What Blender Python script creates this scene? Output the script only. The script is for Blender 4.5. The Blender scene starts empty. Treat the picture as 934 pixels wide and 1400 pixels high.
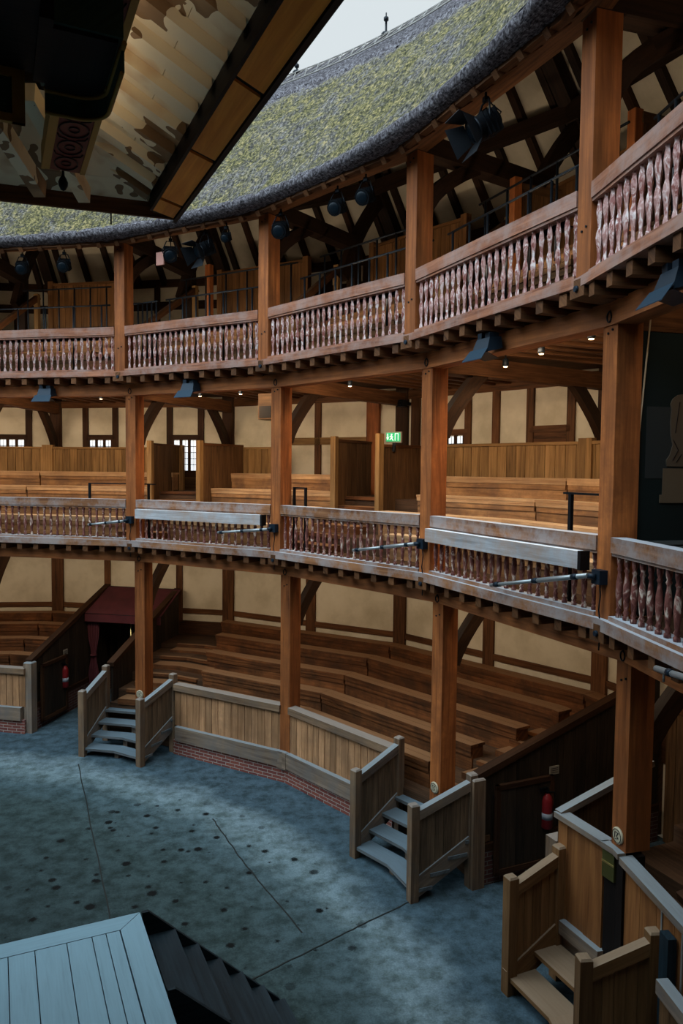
import bpy, math, random
from mathutils import Vector, Matrix, noise
random.seed(7)
SC = bpy.context.scene
COL = SC.collection
R = math.radians

# ------------------------------------------------------------------ camera, sky, exposure
cam_d = bpy.data.cameras.new('camera'); cam = bpy.data.objects.new('camera', cam_d); COL.objects.link(cam)
SC.camera = cam
cam_d.sensor_fit = 'VERTICAL'; cam_d.sensor_height = 36.0; cam_d.lens = 36.0 * 1031.12 / 1400.0
cam_d.clip_start = 0.05; cam_d.clip_end = 300
_yaw, _pit, _rol = .1621, -.0561, .0094
_fw = Vector((math.sin(_yaw) * math.cos(_pit), math.cos(_yaw) * math.cos(_pit), math.sin(_pit)))
_rt = Vector((math.cos(_yaw), -math.sin(_yaw), 0)); _up = _rt.cross(_fw)
_r2 = _rt * math.cos(_rol) + _up * math.sin(_rol); _u2 = _up * math.cos(_rol) - _rt * math.sin(_rol)
_M = Matrix((_r2, _u2, -_fw)).transposed().to_4x4(); _M.translation = Vector((7.3379, -5.7686, 5.6575))
cam.matrix_world = _M

world = bpy.data.worlds.new('overcast_sky'); SC.world = world; world.use_nodes = True
_wn, _wl = world.node_tree.nodes, world.node_tree.links
_bg = _wn['Background']; _bg.inputs[1].default_value = 1.0
# overcast sky, brighter where the hidden sun stands (high, behind the viewer)
_tc = _wn.new('ShaderNodeTexCoord'); _dp = _wn.new('ShaderNodeVectorMath'); _dp.operation = 'DOT_PRODUCT'
_dp.inputs[1].default_value = Vector((-.66, -.36, .66)).normalized(); _wl.new(_tc.outputs['Generated'], _dp.inputs[0])
_rp = _wn.new('ShaderNodeValToRGB'); _wl.new(_dp.outputs['Value'], _rp.inputs[0]); _e = _rp.color_ramp.elements
_e[0].position = .28; _e[0].color = (.57, .625, .65, 1); _e[1].position = 1.0; _e[1].color = (2.9, 3.7, 4.3, 1)
_wl.new(_rp.outputs[0], _bg.inputs[0])
SC.view_settings.view_transform = 'Standard'; SC.view_settings.look = 'None'
SC.view_settings.exposure = 0.3; SC.view_settings.gamma = 1.0; SC.view_settings.use_curve_mapping = False

PW1, PW2, PW3 = 24, 42, 20      # added fill lamps of the lower, middle, top gallery
def warm_lamp(name, loc, power, size=0.9, sizey=None, rot=(0, 0, 0), col=(1, .62, .30)):
    l = bpy.data.lights.new(name, 'AREA'); l.energy = power; l.color = col; l.shape = 'RECTANGLE'
    l.size = size; l.size_y = sizey or size
    o = bpy.data.objects.new(name, l); o.location = loc; o.rotation_euler = rot; COL.objects.link(o); return o

# ------------------------------------------------------------------ geometry of the twenty sided playhouse
TH0, ST, HT = 1.0401, R(18), math.tan(R(9))
RA1, RA2, RA3 = 11.26, 11.0, 10.685           # post line of lower, middle, top gallery (centre to side)
RW = 14.85                                     # inside of outer wall
def pos(k, r, z, b=None):
    if b is None: b = math.floor(k)
    ph = TH0 - ST * (b + .5); u = (k - b - .5) * 2 * HT * r
    return Vector((math.cos(ph) * r + math.sin(ph) * u, math.sin(ph) * r - math.cos(ph) * u, z))
class F:                                       # frame with Y outwards through angle of bay middle (b+.5) or post (k)
    def __init__(s, k):
        s.ph = TH0 - ST * k; s.n = Vector((math.cos(s.ph), math.sin(s.ph), 0)); s.u = Vector((math.sin(s.ph), -math.cos(s.ph), 0))
    def __call__(s, x, y, z): return s.n * y + s.u * x + Vector((0, 0, z))
    @property
    def rz(s): return s.ph - math.pi / 2
def bay(b): return F(b + .5)
class G:                                       # frame of the stage: x along the stage front, y towards the tiring house
    def __call__(s, x, y, z): return Vector((.964 * x + .267 * y, .267 * x - .964 * y, z))
GS = G()

class MB:
    def __init__(s): s.v = []; s.f = []; s.uv = []; s.sm = []
    def face(s, pts, L, off, smooth=False):
        i = len(s.v); s.v += [Vector(p) for p in pts]; s.f.append(list(range(i, i + len(pts))))
        n = Vector((0, 0, 0))
        for a in range(len(pts)):
            p, q = Vector(pts[a]), Vector(pts[(a + 1) % len(pts)]); n += p.cross(q)
        n = n.normalized() if n.length > 1e-12 else Vector((0, 0, 1))
        t = L - n * L.dot(n)
        if t.length < .5: t = n.orthogonal()
        t.normalize(); b = n.cross(t); p0 = Vector(off[2])
        s.uv += [((Vector(p) - p0).dot(t) + off[0], (Vector(p) - p0).dot(b) + off[1]) for p in pts]
        s.sm.append(smooth)
    def hexa(s, c, ax='x', off=None):
        c = [Vector(p) for p in c]
        L = {'x': c[1] - c[0], 'y': c[3] - c[0], 'z': c[4] - c[0]}[ax].normalized()
        if off is None: off = (random.randint(0, 80) * 10 + 4, random.randint(0, 80) * 10 + 4)
        off = (off[0], off[1], (c[0] + c[6]) / 2)
        for q in ((3, 2, 1, 0), (4, 5, 6, 7), (0, 1, 5, 4), (1, 2, 6, 5), (2, 3, 7, 6), (3, 0, 4, 7)):
            s.face([c[i] for i in q], L, off)
    def arc(s, k0, k1, r0, r1, z0, z1, ax='x', k0b=None, k1b=None):
        """box following the polygon from k0 to k1; k0b/k1b: ends at the outer radius"""
        k0b = k0 if k0b is None else k0b; k1b = k1 if k1b is None else k1b
        cuts = [k0] + [i for i in range(math.ceil(k0 + 1e-6), math.floor(k1 - 1e-6) + 1)] + [k1]
        for i in range(len(cuts) - 1):
            a, b2 = cuts[i], cuts[i + 1]; ao = k0b if i == 0 else a; bo = k1b if i == len(cuts) - 2 else b2
            bb = math.floor((a + b2) / 2)
            lo = [pos(a, r0, z0, bb), pos(b2, r0, z0, bb), pos(bo, r1, z0, bb), pos(ao, r1, z0, bb)]
            s.hexa(lo + [p + Vector((0, 0, z1 - z0)) for p in lo], ax)
    def box(s, fr, x0, x1, y0, y1, z0, z1, ax='x'):
        s.hexa([fr(x0, y0, z0), fr(x1, y0, z0), fr(x1, y1, z0), fr(x0, y1, z0), fr(x0, y0, z1), fr(x1, y0, z1), fr(x1, y1, z1), fr(x0, y1, z1)], ax)
    def beam(s, p0, p1, w, h, up=(0, 0, 1)):
        p0, p1 = Vector(p0), Vector(p1); d = (p1 - p0).normalized(); sd = d.cross(Vector(up)).normalized(); u = sd.cross(d)
        a, b = sd * w / 2, u * h / 2
        s.hexa([p0 + a - b, p1 + a - b, p1 - a - b, p0 - a - b, p0 + a + b, p1 + a + b, p1 - a + b, p0 - a + b], 'x')
    def plate(s, pts, nrm, th, ax=None):
        """thick polygon: pts outline, extruded by nrm*th"""
        pts = [Vector(p) for p in pts]; e = Vector(nrm).normalized() * th
        off = (random.randint(0, 80) * 10 + 4, random.randint(0, 80) * 10 + 4, pts[0]); L = Vector(ax) if ax is not None else (pts[1] - pts[0]).normalized()
        L = L.normalized()
        s.face(pts, L, off); s.face([p + e for p in reversed(pts)], L, off)
        for i in range(len(pts)):
            j = (i + 1) % len(pts); s.face([pts[j], pts[i], pts[i] + e, pts[j] + e], L, off)
    def sweep(s, pts, side, w, h):
        """bent timber: rectangular section w along side, h in the plane of the curve"""
        pts = [Vector(p) for p in pts]; side = Vector(side).normalized(); off0 = (random.randint(0, 80) * 10 + 4, random.randint(0, 80) * 10 + 4, pts[0])
        rings = []
        for i, p in enumerate(pts):
            d = (pts[min(i + 1, len(pts) - 1)] - pts[max(i - 1, 0)]).normalized(); n = side.cross(d).normalized()
            rings.append([p - side * w / 2 - n * h / 2, p + side * w / 2 - n * h / 2, p + side * w / 2 + n * h / 2, p - side * w / 2 + n * h / 2])
        for i in range(len(rings) - 1):
            for j in range(4):
                a, b = rings[i], rings[i + 1]; s.face([a[j], a[(j + 1) % 4], b[(j + 1) % 4], b[j]], (pts[i + 1] - pts[i]).normalized(), off0)
        s.face(list(reversed(rings[0])), side, off0); s.face(rings[-1], side, off0)
    def tube(s, pts, r, n=8):
        pts = [Vector(p) for p in pts]; rings = []; off = (4, 4, pts[0])
        rr = r if isinstance(r, (list, tuple)) else [r] * len(pts)
        d0 = (pts[1] - pts[0]).normalized(); ref = d0.orthogonal().normalized()
        for i, p in enumerate(pts):
            d = (pts[min(i + 1, len(pts) - 1)] - pts[max(i - 1, 0)]).normalized(); a = (ref - d * ref.dot(d)).normalized(); b = d.cross(a); ref = a
            rings.append([p + (a * math.cos(2 * math.pi * j / n) + b * math.sin(2 * math.pi * j / n)) * rr[i] for j in range(n)])
        for i in range(len(rings) - 1):
            for j in range(n):
                s.face([rings[i][j], rings[i][(j + 1) % n], rings[i + 1][(j + 1) % n], rings[i + 1][j]], (pts[i + 1] - pts[i]).normalized(), off, True)
        s.face(list(reversed(rings[0])), ref, off); s.face(rings[-1], ref, off)
    def lathe(s, base, prof, n=8, ax=Vector((0, 0, 1)), rot=0):
        base = Vector(base); a = ax.orthogonal().normalized(); b = ax.cross(a)
        off = (random.randint(0, 80) * 10 + 4, random.randint(0, 80) * 10 + 4, base)
        rings = [[base + ax * z + (a * math.cos(2 * math.pi * j / n + rot) + b * math.sin(2 * math.pi * j / n + rot)) * max(r, 1e-4) for j in range(n)] for r, z in prof]
        for i in range(len(rings) - 1):
            for j in range(n):
                s.face([rings[i][j], rings[i][(j + 1) % n], rings[i + 1][(j + 1) % n], rings[i + 1][j]], ax, off, n > 5)
        s.face(list(reversed(rings[0])), a, off); s.face(rings[-1], a, off)

WM = {}
def xf(loc, rz=0): return Matrix.Translation(Vector(loc)) @ Matrix.Rotation(rz, 4, 'Z')
def props(o, label=None, cat=None, group=None, kind=None):
    if label: o['label'] = label
    if cat: o['category'] = cat
    if group: o['group'] = group
    if kind: o['kind'] = kind
def thing(name, label, cat, loc, rz=0, group=None, kind=None):
    o = bpy.data.objects.new(name, None); o.empty_display_size = .2; COL.objects.link(o)
    o.location = loc; o.rotation_euler = (0, 0, rz); WM[o] = xf(loc, rz); props(o, label, cat, group, kind); return o
def obj(name, mb, mat, parent=None, loc=None, rz=0, weld=False, **pr):
    """links the collected faces as one mesh; coordinates given in world space"""
    if parent is not None: W = WM[parent]
    else:
        if loc is None:
            n = len(mb.v); lo = [min(v[i] for v in mb.v) for i in range(3)]; hi = [max(v[i] for v in mb.v) for i in range(3)]
            loc = ((lo[0] + hi[0]) / 2, (lo[1] + hi[1]) / 2, lo[2])
        W = xf(loc, rz)
    inv = W.inverted()
    me = bpy.data.meshes.new(name); me.from_pydata([inv @ v for v in mb.v], [], mb.f)
    uvl = me.uv_layers.new(name='UVMap'); uvl.data.foreach_set('uv', [c for t in mb.uv for c in t])
    me.polygons.foreach_set('use_smooth', mb.sm)
    if any(mb.sm):
        import bmesh
        bm = bmesh.new(); bm.from_mesh(me); bmesh.ops.remove_doubles(bm, verts=bm.verts, dist=1e-5); bm.to_mesh(me); bm.free()
    me.materials.append(mat); me.update()
    o = bpy.data.objects.new(name, me); COL.objects.link(o)
    if parent is not None: o.parent = parent; WM[o] = W        # the part keeps its parent's frame
    else: o.location = loc; o.rotation_euler = (0, 0, rz); WM[o] = W
    props(o, **pr); return o
def kids(o): return [c for c in o.children]
def dup(root, M, label, group=None):
    """copy of a thing with its parts and sub-parts, moved by the matrix M (rotation about z + shift)"""
    r = root.copy(); COL.objects.link(r)
    W = M @ WM[root]; r.location = W.translation; r.rotation_euler = (0, 0, W.to_euler().z); WM[r] = W; r['label'] = label
    if group: r['group'] = group
    def rec(src, dst):
        for ch in kids(src):
            c = ch.copy(); COL.objects.link(c); c.parent = dst; WM[c] = W; rec(ch, c)
    rec(root, r); return r
def rotz(a): return Matrix.Rotation(a, 4, 'Z')

# ------------------------------------------------------------------ materials
def _nt(name):
    m = bpy.data.materials.new(name); m.use_nodes = True; nt = m.node_tree
    return m, nt, nt.nodes, nt.links, nt.nodes['Principled BSDF']
def mat_plain(name, col, rough=.6, metal=0, emis=None, es=0):
    m, nt, N, L, P = _nt(name); P.inputs['Base Color'].default_value = (*col, 1); P.inputs['Roughness'].default_value = rough; P.inputs['Metallic'].default_value = metal
    P.inputs['Specular IOR Level'].default_value = .25
    if emis: P.inputs['Emission Color'].default_value = (*emis, 1); P.inputs['Emission Strength'].default_value = es
    return m
def _math(N, L, op, a, b=None):
    n = N.new('ShaderNodeMath'); n.operation = op
    for i, x in enumerate((a, b)):
        if x is None: continue
        if isinstance(x, (int, float)): n.inputs[i].default_value = x
        else: L.new(x, n.inputs[i])
    return n.outputs[0]
def _ramp(N, L, fac, stops):
    n = N.new('ShaderNodeValToRGB'); L.new(fac, n.inputs[0]); e = n.color_ramp.elements
    while len(e) < len(stops): e.new(.5)
    for i, (p, c) in enumerate(stops): e[i].position = p; e[i].color = (*c, 1) if len(c) == 3 else c
    return n.outputs[0]
def _mix(N, L, fac, a, b, mode='MIX'):
    n = N.new('ShaderNodeMix'); n.data_type = 'RGBA'; n.blend_type = mode
    for idx, x in ((0, fac), (6, a), (7, b)):
        if isinstance(x, (int, float)): n.inputs[idx].default_value = x
        elif isinstance(x, tuple): n.inputs[idx].default_value = (*x, 1)
        else: L.new(x, n.inputs[idx])
    return n.outputs[2]
def _noise(N, L, vec, scale, detail=4, rough=.6, dist=0):
    n = N.new('ShaderNodeTexNoise'); n.inputs['Scale'].default_value = scale; n.inputs['Detail'].default_value = detail
    n.inputs['Roughness'].default_value = rough; n.inputs['Distortion'].default_value = dist
    if vec is not None: L.new(vec, n.inputs['Vector'])
    return n.outputs[0]
def _bump(N, L, P, h, strength=.3, dist=.01):
    b = N.new('ShaderNodeBump'); b.inputs['Strength'].default_value = strength; b.inputs['Distance'].default_value = dist
    L.new(h, b.inputs['Height']); L.new(b.outputs[0], P.inputs['Normal'])
def wood(name, dark, light, rough=.6, tint=.35, weather=None, wamt=.5, wtop=None, grain=1.0, blot=None):
    """grain along U; each board has its own tint (10 m cells of the UV); weather = greyed patches, wtop = bleached upper faces"""
    m, nt, N, L, P = _nt(name)
    uv = N.new('ShaderNodeUVMap').outputs[0]
    mp = N.new('ShaderNodeMapping'); mp.inputs['Scale'].default_value = (.9 * grain, 16 * grain, 1); L.new(uv, mp.inputs[0])
    g = _noise(N, L, mp.outputs[0], 1.6, 6, .65, .6)
    mp2 = N.new('ShaderNodeMapping'); mp2.inputs['Scale'].default_value = (.6, 2.2, 1); L.new(uv, mp2.inputs[0])
    g2 = _noise(N, L, mp2.outputs[0], 1.5, 3, .5)
    f = _math(N, L, 'ADD', _math(N, L, 'MULTIPLY', g, .6), _math(N, L, 'MULTIPLY', g2, .4))
    col = _ramp(N, L, f, [(.34, dark), (.66, light)])
    vm = N.new('ShaderNodeVectorMath'); vm.operation = 'SNAP'; vm.inputs[1].default_value = (10, 10, 1); L.new(uv, vm.inputs[0])
    wn = N.new('ShaderNodeTexWhiteNoise'); wn.noise_dimensions = '3D'; L.new(vm.outputs[0], wn.inputs[0])
    oi = N.new('ShaderNodeObjectInfo')
    t = _math(N, L, 'ADD', _math(N, L, 'MULTIPLY', wn.outputs[0], tint), _math(N, L, 'MULTIPLY', oi.outputs['Random'], .14))
    t = _math(N, L, 'ADD', t, 1 - tint / 2 - .07)
    cc = N.new('ShaderNodeCombineColor')
    for i in range(3): L.new(t, cc.inputs[i])
    col = _mix(N, L, 1.0, col, cc.outputs[0], 'MULTIPLY')
    geo = N.new('ShaderNodeNewGeometry')
    if weather:
        pn = _noise(N, L, geo.outputs['Position'], 2.3, 5, .7)
        w = _ramp(N, L, pn, [(.42, (0, 0, 0)), (.62, (1, 1, 1))])
        w = _math(N, L, 'MULTIPLY', w, wamt)
        col = _mix(N, L, w, col, weather)
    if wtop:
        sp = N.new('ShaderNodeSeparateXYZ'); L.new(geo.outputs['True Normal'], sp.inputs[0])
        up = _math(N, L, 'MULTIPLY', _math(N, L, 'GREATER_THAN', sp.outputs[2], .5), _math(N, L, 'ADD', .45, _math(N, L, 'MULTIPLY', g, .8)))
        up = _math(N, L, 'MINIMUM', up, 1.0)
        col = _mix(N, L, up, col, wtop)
    L.new(col, P.inputs['Base Color']); P.inputs['Roughness'].default_value = rough
    P.inputs['Specular IOR Level'].default_value = .15
    _bump(N, L, P, g, .35, .006)
    return m
OAK = wood('oak_orange', (.10, .028, .009), (.50, .155, .042), .6, .4, weather=(.20, .065, .022), wamt=.6, grain=.6)
OAKD = wood('oak_dark', (.014, .006, .003), (.070, .028, .011), .65, .4)
OAKF = wood('oak_frame', (.035, .014, .006), (.18, .072, .027), .65, .4)
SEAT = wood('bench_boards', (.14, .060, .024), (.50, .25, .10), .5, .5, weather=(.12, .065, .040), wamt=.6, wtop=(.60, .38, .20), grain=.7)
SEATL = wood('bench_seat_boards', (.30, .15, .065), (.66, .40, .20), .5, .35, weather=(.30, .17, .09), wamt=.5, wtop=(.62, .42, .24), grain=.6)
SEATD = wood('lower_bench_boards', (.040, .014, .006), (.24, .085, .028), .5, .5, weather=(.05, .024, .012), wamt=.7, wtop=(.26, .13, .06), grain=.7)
STEP = wood('gallery_floorboards', (.03, .016, .009), (.12, .06, .03), .7, .4)
PLANK = wood('yard_wall_boards', (.22, .10, .042), (.60, .31, .15), .6, .6, weather=(.22, .12, .065), wamt=.45, grain=.7)
PANEL = wood('seat_back_boards', (.12, .060, .020), (.38, .21, .080), .6, .45, grain=.7)
PANELT = wood('top_seat_back_boards', (.055, .024, .009), (.22, .10, .034), .6, .4, grain=.6)
PANELD = wood('screen_boards', (.045, .022, .010), (.17, .085, .035), .65, .35)
GREYW = wood('weathered_oak', (.10, .065, .045), (.34, .24, .165), .7, .3, weather=(.17, .15, .14), wamt=.6, wtop=(.26, .29, .30), grain=.7)
NEWEL = wood('newel_oak', (.10, .055, .032), (.36, .22, .125), .65, .35, weather=(.14, .105, .08), wamt=.6, wtop=(.30, .25, .21), grain=.7)
STAIRP = wood('stair_side_boards', (.06, .038, .024), (.24, .15, .085), .7, .35)
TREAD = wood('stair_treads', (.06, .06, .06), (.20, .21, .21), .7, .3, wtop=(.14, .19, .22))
RAILT = wood('top_gallery_rail', (.13, .045, .025), (.42, .17, .09), .6, .25, weather=(.34, .25, .22), wamt=.55, wtop=(.52, .47, .47))
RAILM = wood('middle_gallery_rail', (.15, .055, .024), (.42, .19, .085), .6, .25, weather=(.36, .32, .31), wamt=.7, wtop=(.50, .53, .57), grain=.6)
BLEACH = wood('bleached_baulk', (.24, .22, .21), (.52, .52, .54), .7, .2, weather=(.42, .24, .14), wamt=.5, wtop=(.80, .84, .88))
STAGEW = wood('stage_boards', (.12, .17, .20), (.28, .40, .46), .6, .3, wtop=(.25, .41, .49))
NEWW = wood('new_pine', (.12, .055, .020), (.30, .15, .060), .55, .3, wtop=(.30, .205, .13), grain=.7)
FRESH = wood('fresh_oak_boards', (.15, .052, .016), (.38, .155, .050), .55, .3, grain=.6)
TOPD = wood('dark_roof_timber', (.010, .006, .004), (.040, .019, .010), .65, .3)  # very dark wood tone for the roof timbers
GIRTW = wood('girt_oak', (.13, .036, .012), (.66, .22, .070), .55, .35, weather=(.26, .10, .045), wamt=.5, grain=.6)
BRACEW = wood('brace_oak', (.012, .006, .004), (.045, .020, .009), .65, .3)
DARKP = wood('passage_boards', (.012, .009, .007), (.050, .032, .020), .65, .4)
BLACKW = wood('black_painted_wood', (.005, .010, .014), (.018, .034, .044), .55, .3)
ORANGEB = wood('eaves_boards', (.62, .19, .02), (1.0, .42, .06), .5, .25, grain=.5)
GOLD = mat_plain('gold_paint', (.34, .20, .04), .5, .1)
REDP = mat_plain('red_paint', (.13, .018, .012), .5)
INKP = mat_plain('ink_paint', (.012, .008, .01), .6)
GREENP = wood('green_paint', (.02, .045, .035), (.05, .10, .075), .5, .1)
BLACKP = wood('black_paint', (.004, .003, .003), (.015, .010, .008), .6, .1)
IRON = mat_plain('black_iron', (.012, .014, .017), .45, .6)
IRONB = mat_plain('bluish_black_steel', (.012, .022, .034), .45, .3)
STEEL = mat_plain('worn_steel_tube', (.38, .40, .40), .4, .6)
GLASSL = mat_plain('lamp_lens', (.004, .009, .014), .35, 0)
REDX = mat_plain('extinguisher_red', (.20, .012, .014), .4)
WHITE = mat_plain('white_label', (.30, .32, .36), .6)
CREAMM = mat_plain('ivory_plaque', (.55, .47, .32), .5)
BRASS = mat_plain('brass', (.75, .55, .22), .3, .9)
CARD = mat_plain('cream_card', (.28, .24, .19), .7)
def mat_plaster():
    m, nt, N, L, P = _nt('cream_plaster'); g = N.new('ShaderNodeNewGeometry')
    n = _noise(N, L, g.outputs['Position'], 1.3, 5, .6); n2 = _noise(N, L, g.outputs['Position'], 14, 4, .6)
    c = _ramp(N, L, n, [(.32, (.52, .43, .30)), (.55, (.68, .58, .43)), (.75, (.74, .64, .49))])
    L.new(c, P.inputs['Base Color']); P.inputs['Roughness'].default_value = .85; _bump(N, L, P, n2, .25, .01); return m
PLASTER = mat_plaster()
def mat_baluster(name, ca, cb, cc_, s):
    m, nt, N, L, P = _nt(name); g = N.new('ShaderNodeNewGeometry')
    mp = N.new('ShaderNodeMapping'); mp.inputs['Scale'].default_value = (1, 1, .45); L.new(g.outputs['Position'], mp.inputs[0])
    n = _noise(N, L, mp.outputs[0], s, 3, .6, 1.2); n2 = _noise(N, L, mp.outputs[0], s * .6, 3, .6, .6)
    c = _ramp(N, L, n, [(.44, ca), (.54, cb), (.63, cc_)]); c2 = _ramp(N, L, n2, [(.50, (0, 0, 0)), (.58, (1, 1, 1))])
    c = _mix(N, L, _math(N, L, 'MULTIPLY', c2, .6), c, cb)
    L.new(c, P.inputs['Base Color']); P.inputs['Roughness'].default_value = .6; return m
BALT = mat_baluster('marbled_pink_baluster', (.24, .06, .042), (.50, .28, .24), (.74, .63, .59), 24)
BALM = mat_baluster('marbled_red_baluster', (.10, .022, .015), (.24, .075, .055), (.72, .58, .46), 15)
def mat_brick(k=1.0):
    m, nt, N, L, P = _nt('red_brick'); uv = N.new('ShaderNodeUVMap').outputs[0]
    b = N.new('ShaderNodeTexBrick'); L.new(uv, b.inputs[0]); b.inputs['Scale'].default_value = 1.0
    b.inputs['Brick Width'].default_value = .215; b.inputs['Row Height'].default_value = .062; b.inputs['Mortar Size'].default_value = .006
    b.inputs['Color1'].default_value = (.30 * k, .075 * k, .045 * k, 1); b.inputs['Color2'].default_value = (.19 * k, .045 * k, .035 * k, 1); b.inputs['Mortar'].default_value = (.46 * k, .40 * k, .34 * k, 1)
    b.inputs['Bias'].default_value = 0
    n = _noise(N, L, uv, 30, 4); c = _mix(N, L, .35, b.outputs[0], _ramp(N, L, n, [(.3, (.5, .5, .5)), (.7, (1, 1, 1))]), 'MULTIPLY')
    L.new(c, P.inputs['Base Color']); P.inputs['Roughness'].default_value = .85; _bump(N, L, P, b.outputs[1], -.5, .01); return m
BRICK = mat_brick(); BRICK_SHADED = mat_brick(.32)  # second one: same brick, darkened to put the passage shade into its colour
def mat_thatch(moss=True):
    m, nt, N, L, P = _nt('mossy_thatch' if moss else 'grey_thatch'); g = N.new('ShaderNodeNewGeometry'); uv = N.new('ShaderNodeUVMap').outputs[0]
    mp = N.new('ShaderNodeMapping'); mp.inputs['Scale'].default_value = (60, 9, 1); L.new(uv, mp.inputs[0])
    straw = _noise(N, L, mp.outputs[0], 1.0, 4, .7)
    clump = _noise(N, L, g.outputs['Position'], 7, 6, .8); big = _noise(N, L, g.outputs['Position'], 1.1, 3, .6); fine = _noise(N, L, g.outputs['Position'], 22, 3, .7)
    base = _ramp(N, L, _math(N, L, 'ADD', _math(N, L, 'MULTIPLY', straw, .5), _math(N, L, 'MULTIPLY', fine, .5)), [(.40, (.018, .016, .018)), (.50, (.115, .10, .108)), (.62, (.34, .32, .335))])
    if moss:
        mossc = _ramp(N, L, _math(N, L, 'ADD', _math(N, L, 'MULTIPLY', clump, .4), _math(N, L, 'MULTIPLY', fine, .6)), [(.40, (.020, .020, .012)), (.48, (.080, .074, .034)), (.55, (.22, .185, .075)), (.62, (.42, .31, .15))])
        # the moss thins towards the ridge and the eave drip edge (v of the uv = 0..1 up the slope)
        sp = N.new('ShaderNodeSeparateXYZ'); L.new(uv, sp.inputs[0])
        vv = _ramp(N, L, sp.outputs[1], [(.0, (1.1, 1.1, 1.1)), (.05, (1.3, 1.3, 1.3)), (.70, (1.1, 1.1, 1.1)), (.84, (.1, .1, .1))])
        mk = _math(N, L, 'ADD', _math(N, L, 'MULTIPLY', clump, .75), _math(N, L, 'MULTIPLY', big, .55))
        mk = _math(N, L, 'ADD', mk, _math(N, L, 'MULTIPLY', vv, .22))
        mk = _ramp(N, L, mk, [(.76, (0, 0, 0)), (.98, (1, 1, 1))])
        base = _mix(N, L, mk, base, mossc)
    L.new(base, P.inputs['Base Color']); P.inputs['Roughness'].default_value = .95; P.inputs['Specular IOR Level'].default_value = .1
    _bump(N, L, P, _math(N, L, 'ADD', straw, clump), .8, .05); return m
THATCH = mat_thatch(); THATCHR = mat_thatch(False)
def mat_yard():
    m, nt, N, L, P = _nt('yard_concrete'); g = N.new('ShaderNodeNewGeometry'); pw = g.outputs['Position']
    sp = N.new('ShaderNodeSeparateXYZ'); L.new(pw, sp.inputs[0])
    ln = N.new('ShaderNodeVectorMath'); ln.operation = 'LENGTH'; L.new(pw, ln.inputs[0])
    n1 = _noise(N, L, pw, .9, 5, .6); n2 = _noise(N, L, pw, 4, 6, .7); n3 = _noise(N, L, pw, 45, 3, .7)
    rr = _math(N, L, 'ADD', ln.outputs['Value'], _math(N, L, 'MULTIPLY', _math(N, L, 'SUBTRACT', n1, .5), 1.3))
    rad = _math(N, L, 'DIVIDE', rr, 12.0)
    # under the drip line of the thatch the concrete is washed pale; the open middle is stained by algae
    c = _ramp(N, L, rad, [(.52, (.028, .046, .048)), (.69, (.042, .068, .070)), (.76, (.075, .115, .127)), (.805, (.18, .245, .265)), (.83, (.17, .23, .255)), (.865, (.064, .102, .125)), (.95, (.064, .102, .128))])
    stain = _ramp(N, L, n2, [(.38, (.42, .44, .40)), (.60, (1.2, 1.2, 1.2))]); c = _mix(N, L, .85, c, stain, 'MULTIPLY')
    c = _mix(N, L, .5, c, _ramp(N, L, n3, [(.3, (.5, .5, .5)), (.7, (1.3, 1.3, 1.3))]), 'MULTIPLY')
    # dark round blots
    vo = N.new('ShaderNodeTexVoronoi'); vo.voronoi_dimensions = '2D'; vo.inputs['Scale'].default_value = 3.0; L.new(pw, vo.inputs['Vector'])
    wn = N.new('ShaderNodeTexWhiteNoise'); L.new(vo.outputs['Color'], wn.inputs[0])
    rad2 = _math(N, L, 'MULTIPLY', _math(N, L, 'SUBTRACT', wn.outputs[0], .40), .28)
    sp1 = _math(N, L, 'ADD', vo.outputs['Distance'], _math(N, L, 'MULTIPLY', _math(N, L, 'SUBTRACT', n3, .5), .22))
    k = _math(N, L, 'SUBTRACT', sp1, rad2)
    spot = _ramp(N, L, k, [(0.0, (1, 1, 1)), (.09, (0, 0, 0))])
    inner = _ramp(N, L, rad, [(.80, (1, 1, 1)), (.84, (0, 0, 0))])
    spot = _math(N, L, 'MULTIPLY', _math(N, L, 'MULTIPLY', spot, 1.0), inner)
    ds = N.new('ShaderNodeVectorMath'); ds.operation = 'DISTANCE'; L.new(pw, ds.inputs[0]); ds.inputs[1].default_value = (7.0, 4.7, 0)
    patch = _ramp(N, L, _math(N, L, 'ADD', _math(N, L, 'DIVIDE', ds.outputs['Value'], 5.0), _math(N, L, 'MULTIPLY', _math(N, L, 'SUBTRACT', n1, .5), .5)), [(.46, (1, 1, 1)), (.60, (0, 0, 0))])
    c = _mix(N, L, _math(N, L, 'MULTIPLY', spot, patch), c, (.004, .005, .005))
    L.new(c, P.inputs['Base Color']); P.inputs['Roughness'].default_value = .8; P.inputs['Specular IOR Level'].default_value = .12; _bump(N, L, P, _math(N, L, 'ADD', n3, n2), .35, .01); return m
YARD = mat_yard()
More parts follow.
